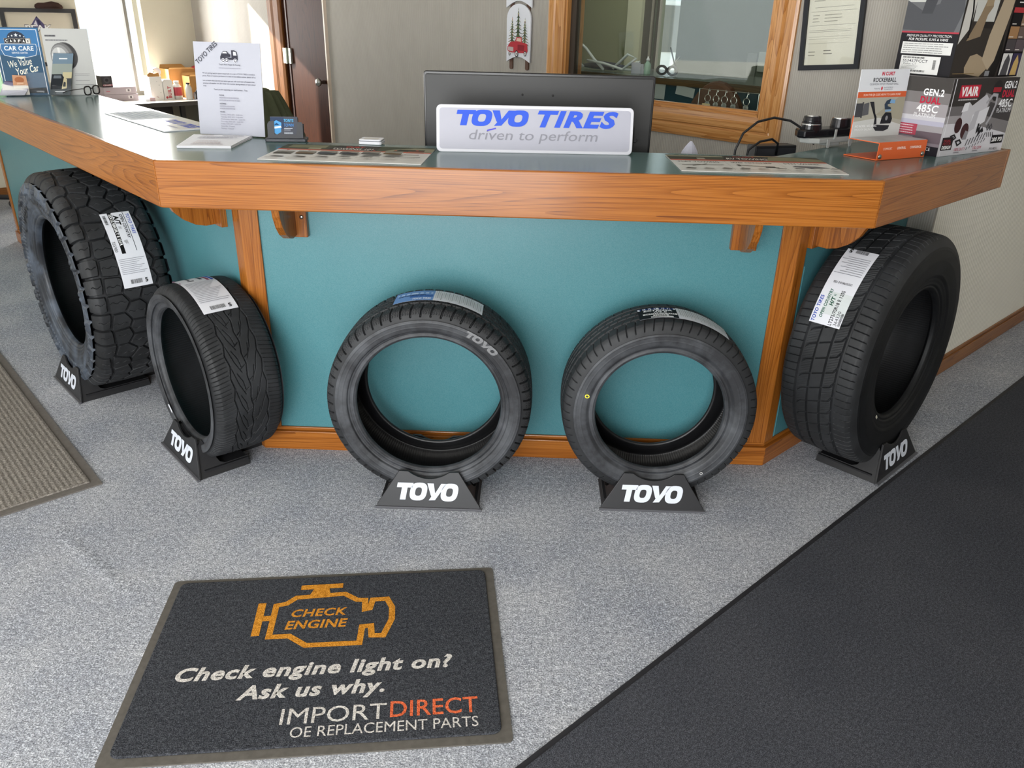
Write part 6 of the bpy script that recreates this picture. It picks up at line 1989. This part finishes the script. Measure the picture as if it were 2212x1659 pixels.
    MB().prism([(-0.08, 0), (0.03, 0), (0.025, 0.125), (0.0, 0.16), (-0.075, 0.16)], 0, -0.03, local_up(0.05)).build('body', mat('pale_green_plastic', '#a9d6a3', 0.35), m, bevel=0.004)
    MB().prism([(-0.075, 0.125), (0.022, 0.125), (0.0, 0.165), (-0.075, 0.165)], 0.001, 0.002, local_up(0.05)).build('header_card', mat('pale_label', '#d3dcea', 0.5), m)
build_brochures()

# ================================================================== ON THE WALLS
def wallA(x, z, d=0.0):
    return (C0[0] + x * S2 + d * S2, C0[1] - x * S2 + d * S2, z)

def build_document():
    t = thing('document_frame', 'black framed typed document hanging slightly crooked right of the office window', 'framed document', wallA(-0.663, 1.305, -0.003), RA)
    rot = math.radians(4.6)
    c, s = math.cos(rot), math.sin(rot)
    f = lambda x, y, h=0.0: Vector((x * c - y * s, -h, x * s + y * c))
    W, H, b = 0.253, 0.335, 0.019
    for P in ([(0, 0), (W, 0), (W - b, b), (b, b)], [(W, 0), (W, H), (W - b, H - b), (W - b, b)], [(W, H), (0, H), (b, H - b), (W - b, H - b)], [(0, H), (0, 0), (b, b), (b, H - b)]):
        MB().prism(P, 0, 0.015, f).build('frame_rail', M_BLACKFR, t)
    MB().prism([(b, b), (W - b, b), (W - b, H - b), (b, H - b)], 0.002, 0.004, f).build('document', mat('cream_document', '#d4d2c4', 0.6), t)
    E = [LINES(0.04, 0.25, 0.10, 0.28, 2, '#a5a397', 0.3, 0.4, 2), RECT(0.045, 0.232, 0.205, 0.2335, '#8f8d84'), RECT(0.03, 0.217, 0.22, 0.2185, '#9d9b90'), LINES(0.04, 0.175, 0.07, 0.21, 3, '#9a988c', 0.25, 0.3, 3), LINES(0.09, 0.175, 0.165, 0.21, 3, '#9a988c', 0.25, 0.3, 4), RECT(0.03, 0.166, 0.22, 0.1672, '#8f8d84'), RECT(0.03, 0.148, 0.205, 0.1492, '#8f8d84'), RECT(0.03, 0.142, 0.20, 0.1432, '#8f8d84'), RECT(0.03, 0.124, 0.21, 0.125, '#9d9b90'), RECT(0.03, 0.116, 0.20, 0.1168, '#9d9b90'), RECT(0.03, 0.100, 0.20, 0.1008, '#9d9b90'), LINES(0.035, 0.05, 0.07, 0.075, 2, '#8f8d84', 0.25, 0.3, 5), LINES(0.1, 0.055, 0.14, 0.078, 2, '#77756e', 0.3, 0.3, 6)]
    printed('document_print', E, f, t, 0.0043, 0.00003)
    MB().prism([(b, b), (W - b, b), (W - b, H - b), (b, H - b)], 0.0075, 0.009, f).build('glazing', M_FRAMEGLASS, t)
build_document()

def build_sled():
    t = thing('sled_decoration', 'small white wooden sled with fir trees and a red truck on the wall', 'wall decoration', wallA(-2.355, 1.21, -0.002), RA)
    f = local_up(0)
    RUN = mat('dark_brown_wood', '#553a2c', 0.6)
    WH = mat('white_painted_wood', '#d9dbe2', 0.5)
    for x in (-0.064, 0.064):
        MB().prism(rrect(x - 0.0125, 0, x + 0.0125, 0.46, 0.012, 6), 0.001, 0.008, f).build('runner', RUN, t)
    P = [(-0.093, 0.040)] + [(-0.093 + 0.186 * k / 12, 0.040 + 0.028 * math.sin(PI * k / 12)) for k in range(1, 12)] + [(0.093, 0.040), (0.095, 0.26)]
    P += [(0.095 * math.cos(a), 0.26 + 0.075 * math.sin(a)) for a in [PI * q / 16 for q in range(1, 16)]] + [(-0.095, 0.26)]
    MB().prism(P, 0.008, 0.016, f).build('deck', WH, t)
    T = [(-0.1, 0.315)] + [(-0.1 + 0.2 * k / 12, 0.315 + 0.034 * math.sin(PI * k / 12)) for k in range(1, 12)] + [(0.1, 0.315), (0.102, 0.42), (-0.102, 0.42)]
    MB().prism(T, 0.009, 0.017, f).build('top_board', WH, t)
    r = random.Random(11)
    E = []
    def tree(cx, base, top, wd, c1, c2):
        n = 9
        for k in range(n):
            v = k / n
            y = base + (top - base) * v
            w = wd * (1 - v) ** 0.8
            E.append(POLY([(cx - w, y - 0.004), (cx - w * 0.3, y + 0.006), (cx, y + (top - base) / n * 1.7), (cx + w * 0.3, y + 0.006), (cx + w, y - 0.005), (cx, y + 0.002)], c1 if k % 2 else c2))
        for k in range(26):
            v = r.random() ** 1.3
            w = wd * (1 - v) * 0.85
            x, y = cx + r.uniform(-w, w), base + (top - base) * v
            E.append(POLY(ell(x, y, 0.0024, 0.0022, 6), '#efe6c0' if k % 3 else '#b8574a'))
    tree(-0.050, 0.13, 0.262, 0.042, '#44503a', '#5a6446')
    tree(0.052, 0.13, 0.258, 0.040, '#4a5540', '#6a7152')
    tree(0.0, 0.13, 0.305, 0.052, '#37452f', '#4f5c3c')
    red, dk = '#b33840', '#8a2630'
    E += [POLY([(-0.082, 0.118), (-0.06, 0.142), (0.0, 0.148), (0.075, 0.136), (0.080, 0.10), (0.07, 0.088), (-0.07, 0.088), (-0.084, 0.10)], red), POLY([(-0.02, 0.146), (-0.012, 0.168), (0.03, 0.168), (0.034, 0.142)], '#c0565a'), POLY([(-0.012, 0.148), (-0.006, 0.163), (0.024, 0.163), (0.026, 0.146)], '#d9b9a8'), POLY([(-0.080, 0.098), (-0.034, 0.094), (-0.034, 0.116), (-0.078, 0.118)], '#b9a9a6'), STROKE([(-0.084, 0.094), (-0.04, 0.083), (-0.028, 0.084)], 0.005, '#d7d3d2'), POLY([(0.0, 0.10), (0.05, 0.10), (0.055, 0.128), (0.0, 0.13)], dk)]
    for x, y, s in ((-0.008, 0.083, 0.018), (0.060, 0.086, 0.014), (-0.066, 0.082, 0.010)):
        E += [POLY(ell(x, y, s * 0.75, s, 16), '#2a2628'), POLY(ell(x, y, s * 0.5, s * 0.7, 14), '#d9d5d2'), POLY(ell(x, y, s * 0.2, s * 0.3, 10), '#6a6466')]
    printed('painted_scene', E, f, t, 0.0163, 0.00003)
    printed('lettering', [TEXT('Merry Christmas', 0.0, 0.362, 0.026, '#b0404a', 0.168, 0.02, 0.2, 'C')], f, t, 0.0174, 0.00003)
build_sled()

def wallD(x, z, d=0.0):
    return (KD[0] + x * S2 + d * S2, KD[1] + x * S2 - d * S2, z)

def build_peak_board():
    t = thing('framed_board', 'dark framed cream board with a mountain logo behind the posters', 'framed board', wallD(-1.555, 1.02, 0.004), RD)
    f = local_up(0)
    W, H, b = 0.555, 0.432, 0.030
    for P in ([(0, 0), (W, 0), (W - b, b), (b, b)], [(W, 0), (W, H), (W - b, H - b), (W - b, b)], [(W, H), (0, H), (b, H - b), (W - b, H - b)], [(0, H), (0, 0), (b, b), (b, H - b)]):
        MB().prism(P, 0, 0.030, f).build('frame_rail', mat('dark_grey_frame', '#3a3a3c', 0.5), t)
    MB().prism([(b, b), (W - b, b), (W - b, H - b), (b, H - b)], 0.001, 0.010, f).build('board', mat('cream_board', '#cfc6b2', 0.6), t)
    x0 = 0.19
    E = [POLY([(x0, 0.285), (x0 + 0.07, 0.375), (x0 + 0.14, 0.285)], '#5b5575'), POLY([(x0 + 0.03, 0.30), (x0 + 0.06, 0.345), (x0 + 0.068, 0.30)], '#d8d4da'), POLY([(x0 + 0.065, 0.345), (x0 + 0.085, 0.35), (x0 + 0.095, 0.31), (x0 + 0.08, 0.30)], '#3b3a55'), POLY([(x0 + 0.064, 0.365), (x0 + 0.07, 0.375), (x0 + 0.078, 0.364)], '#1f2030'), TEXT('PEAK', x0 - 0.03, 0.262, 0.048, '#3c3c48', 0.205, 0.05), TEXT('PEAK', x0 - 0.027, 0.266, 0.042, '#eceae6', 0.198, 0.03)]
    printed('board_print', E, f, t, 0.0105, 0.0001)
    c = thing('cap', 'dark brown cap resting on the top edge of the framed board', 'cap', wallD(-1.19, 1.452, 0.02), RD)
    BR = mat('dark_brown_cloth', '#43332f', 0.9, 0.1, bump=(200, 0.2, 0.001))
    m = MB()
    m.lathe([(0.098, 0.0), (0.105, 0.010), (0.100, 0.026), (0.075, 0.042), (0.03, 0.048), (0.004, 0.049)], 28, (0, 0, 0), lambda a, q, z: (a, q * 0.62, z * (1.0 + 0.12 * math.sin(a * 40))))
    m.build('crown', BR, c, smooth=True)
    m = MB()
    m.prism(ell(0.0, -0.045, 0.075, 0.055, 22, 180, 360), -0.002, 0.006)
    m.build('brim', BR, c)
build_peak_board()

# ================================================================== DESK AT THE BACK LEFT
def build_desk():
    t = thing('desk', 'white-topped desk under the bright window at the back left', 'desk', wallD(0, 0, 0), RD)
    MB().bx(-1.35, -0.015, -0.60, -0.015, 0.722, 0.75).build('desktop', mat('white_desktop', '#e4e1da', 0.4), t, bevel=0.003)
    MB().bx(-1.35, -0.015, -0.604, -0.600, 0.716, 0.75).build('front_edge', mat('dark_grey_edge', '#4a4744', 0.5), t)
    for x in (-1.30, -0.44, -0.05):
        for y in (-0.56, -0.05):
            MB().bx(x - 0.018, x + 0.018, y - 0.018, y + 0.018, 0, 0.722).build('leg', mat('black_metal_leg', '#242424', 0.5), t)
    MB().bx(-0.78, -0.50, -0.5, -0.06, 0.25, 0.718).build('under_desk_block', mat('dark_under_desk', '#2c2b2b', 0.5), t)  # plain dark block filling the space under the desktop
    ZD = 0.7505
    def on(x, d, z=0.0):
        return wallD(x, ZD + z, d)
    # cardboard boxes
    def open_box(label, x, d, w, dp, h, flaps=True):
        b = thing('cardboard_box', label, 'box', on(x, d), RD, 'cardboard boxes on the desk')
        m = MB()
        for a in ((0, w, 0, 0.004), (0, w, dp - 0.004, dp), (0, 0.004, 0, dp), (w - 0.004, w, 0, dp)):
            m.bx(a[0], a[1], a[2], a[3], 0, h)
        m.bx(0, w, 0, dp, 0, 0.004)
        m.build('carton', M_CARD, b)
        for y0, an in ((dp, 0.5), (0.0, 2.2)):
            q = MB().prism([(0, 0), (w, 0), (w - 0.02, 0.09), (0.02, 0.09)], 0, 0.003, lambda a, v, hh, y0=y0, an=an: (a, y0 + v * math.cos(an) * (1 if y0 else -1) * 0.4, h + v * 0.35 * math.sin(an + 0.6) + hh * 0.5))
            q.build('flap', M_CARD, b)
        return b
    open_box('open cardboard box at the back of the desk against the wall', -0.385, 0.235, 0.235, 0.20, 0.235)
    open_box('lower cardboard box in front of the taller one on the desk', -0.285, 0.42, 0.235, 0.16, 0.185)
    b = thing('cap', 'red cap lying in the tall cardboard box on the desk', 'cap', on(-0.095, 0.14, 0.19), RD)
    m = MB()
    m.lathe([(0.062, 0), (0.064, 0.02), (0.05, 0.05), (0.02, 0.065), (0.003, 0.067)], 22)
    m.build('crown', mat('red_cloth', '#b03a3f', 0.8), b, smooth=True)
    MB().prism(ell(0, -0.05, 0.055, 0.05, 16, 180, 360), 0, 0.005).build('brim', mat('red_cloth', '#b03a3f', 0.8), b)
    # white shipping carton with a brown flap
    b = thing('shipping_carton', 'tall white carton with a brown cardboard flap on the desk', 'box', on(-0.625, 0.40), RD)
    MB().bx(0, 0.105, 0, 0.16, 0, 0.19).build('carton', mat('white_carton', '#e9e6e0', 0.7), b)
    MB().prism([(0.0, 0.0), (0.10, 0.0), (0.095, 0.035), (0.06, 0.028), (0.02, 0.04), (-0.005, 0.02)], 0, 0.003, lambda a, v, h: (a, 0.02 + h, 0.185 + v)).build('flap', M_CARD, b)
    printed('carton_print', [RECT(0.06, 0.15, 0.063, 0.155, '#8f8b88'), RECT(0.075, 0.12, 0.08, 0.126, '#8f8b88'), RECT(0.08, 0.06, 0.085, 0.064, '#7d7975'), RECT(0.05, 0.03, 0.055, 0.034, '#8f8b88'), STROKE([(0.04, 0.03), (0.06, 0.02)], 0.003, '#b06a6a')], frame_fn((0, 0, 0), 0, 0), b, 0.0006)
    b = thing('tape_dispenser', 'white roll and clip on top of the white carton', 'tape dispenser', on(-0.575, 0.33, 0.191), RD)
    MB().lathe([(0.018, -0.02), (0.034, -0.02), (0.034, 0.02), (0.018, 0.02)], 20, (0, 0, 0), lambda x, y, z: (0.045 + x, z, 0.035 + y)).build('roll', M_WHITEPL, b)
    MB().tube([(0.0, -0.022, 0.02), (0.012, -0.022, 0.032), (0.002, -0.022, 0.05), (0.02, -0.022, 0.055)], 0.004, 6).build('clip', mat('grey_clip', '#6a655f', 0.5), b)
    # carton with vertical red lettering
    b = thing('drink_carton', 'white carton with upright red lettering on the desk', 'carton', on(-0.515, 0.40), RD)
    MB().bx(0, 0.085, 0, 0.08, 0, 0.15).build('carton', mat('white_gloss_carton', '#e2dfda', 0.5), b)
    MB().prism([(0, 0.15), (0.085, 0.15), (0.07, 0.165), (0.015, 0.165)], 0, 0.08, lambda a, v, h: (a, h, v)).build('lid', mat('white_gloss_carton', '#e2dfda', 0.5), b)
    printed('carton_print', [TEXT('BUILT', 0.062, 0.015, 0.026, '#b4474c', 0.095, 0.04, 0, 'L', PI / 2), POLY(ell(0.022, 0.02, 0.010, 0.010, 12), '#b4474c')], frame_fn((0, 0, 0), 0, 0), b, 0.0006)
    def bottle(label, x, d, h, r_, col, cap, lab):
        q = thing('bottle', label, 'bottle', on(x, d), RD)
        MB().lathe([(r_, 0), (r_, h * 0.68), (r_ * 0.55, h * 0.85), (r_ * 0.5, h * 0.9)], 18).build('body', mat('bottle_' + lab, col, 0.3), q, smooth=True)
        MB().lathe([(r_ * 0.58, h * 0.9), (r_ * 0.58, h), (r_ * 0.5, h)], 16).build('cap', mat('cap_' + lab, cap, 0.4), q)
        return q
    b = bottle('squat white bottle with a red label beside the red-lettered carton', -0.388, 0.375, 0.15, 0.038, '#e4e0da', '#efece8', 'white')
    m = MB()
    m.lathe([(0.0385, 0.03), (0.0385, 0.10)], 18)
    m.build('label', mat('red_label', '#b8444c', 0.5), b, label='red label')
    bottle('slim grey white bottle with a dark cap on the desk', -0.326, 0.47, 0.14, 0.028, '#cfccc6', '#3c3a3a', 'grey')
    b = thing('headset', 'black headset lying on the desk by the cardboard boxes', 'headset', on(-0.215, 0.475), RD)
    MB().tube([(0.055 * math.cos(a), 0.0, 0.03 + 0.065 * math.sin(a)) for a in [PI * q / 14 for q in range(15)]], 0.007, 8).build('headband', M_BLACKFR, b, smooth=True)
    for s in (-1, 1):
        MB().lathe([(0.014, -0.012), (0.030, -0.010), (0.030, 0.010), (0.014, 0.012)], 16, (0, 0, 0), lambda x, y, z, s=s: (s * 0.055 + z, x, 0.031 + y)).build('ear_cup', M_BLACKFR, b)
    b = thing('paper_stack', 'loose white papers at the front of the desk under the window', 'papers', on(-0.30, 0.585), RD)
    for k, (x, y, a_) in enumerate(((0.0, 0.0, 0.1), (0.05, 0.02, -0.15), (0.13, 0.01, 0.06))):
        R_ = Matrix.Rotation(a_, 2)
        P = [tuple(R_ @ Vector(p) + Vector((x, y))) for p in ((0, 0), (0.13, 0), (0.13, 0.10), (0, 0.10))]
        MB().prism(P, 0.003 * k, 0.003 * k + 0.002).build('sheet', M_PAPERW, b)
    b = thing('small_box', 'tiny pinkish box on the desk below the window mullion', 'box', on(-0.665, 0.46), RD)
    MB().bx(0, 0.045, 0, 0.03, 0, 0.03).build('carton', mat('pinkish_card', '#b3989a', 0.6), b)
    MB().bx(-0.035, 0.0, 0, 0.03, 0, 0.02).build('flap', M_WHITEPL, b)
    # stacked part boxes
    G = 'stacked part boxes'
    GB = mat('mauve_grey_card', '#9c9094', 0.6)
    for k, (lab, w_, h_, x) in enumerate((('lower of two grey part boxes stacked by the bright window', 0.275, 0.055, -0.985), ('upper of two grey part boxes stacked by the bright window', 0.265, 0.058, -0.985))):
        b = thing('part_box', lab, 'box', on(x, 0.33, 0.0555 * k), RD, G)
        MB().bx(0, w_, 0, 0.2, 0, h_ - 0.0005).build('carton', GB, b, bevel=0.002)
        printed('box_label', [RECT(w_ - 0.085, 0.018, w_ - 0.045, 0.042, '#c9c3c4'), RECT(w_ - 0.072, 0.022, w_ - 0.056, 0.038, '#6a6264'), RECT(0.02, 0.022, 0.05, 0.03, '#a8646c')], frame_fn((0, 0, 0), 0, 0), b, 0.0006)
    b = thing('part_box', 'small black box with red stripe on top of the grey part boxes', 'box', on(-0.985, 0.32, 0.114), RD, G)
    MB().bx(0, 0.085, 0, 0.12, 0, 0.088).build('carton', mat('black_print_card', '#2c2a2d', 0.5), b, bevel=0.001)
    printed('box_print', [POLY(ell(0.042, 0.055, 0.026, 0.024, 16), '#4a484c'), POLY(ell(0.042, 0.055, 0.013, 0.012, 14), '#2c2a2d'), RECT(0.006, 0.008, 0.08, 0.022, '#7c2c38'), TEXT('CERAMIC', 0.010, 0.010, 0.011, '#f2eeee', 0.064, 0.03)], frame_fn((0, 0, 0), 0, 0), b, 0.0006)
    # chair at the far end of the wing, only a caster shows past the counter
    c = thing('office_chair', 'black swivel chair at the left edge with only its base showing past the counter', 'chair', (-4.37, 6.02, 0), 0.4)
    MB().prism(rrect(-0.23, -0.22, 0.23, 0.22, 0.08, 6), 0.45, 0.53).build('seat', mat('dark_grey_fabric', '#36383a', 0.9, 0.1), c, bevel=0.02)
    MB().prism(rrect(-0.2, 0.6, 0.2, 1.0, 0.08, 6), 0.22, 0.27, lambda a, v, h: (a, h, v)).build('backrest', mat('dark_grey_fabric', '#36383a', 0.9, 0.1), c, bevel=0.015)
    MB().tube([(0, 0.25, 0.7), (0, 0.26, 0.5), (0, 0.05, 0.44)], 0.022, 8).build('back_support', M_BLACKPL, c)
    MB().tube([(0, 0, 0.45), (0, 0, 0.09)], 0.028, 10).build('post', M_STEEL, c)
    star_base(c)
build_desk()
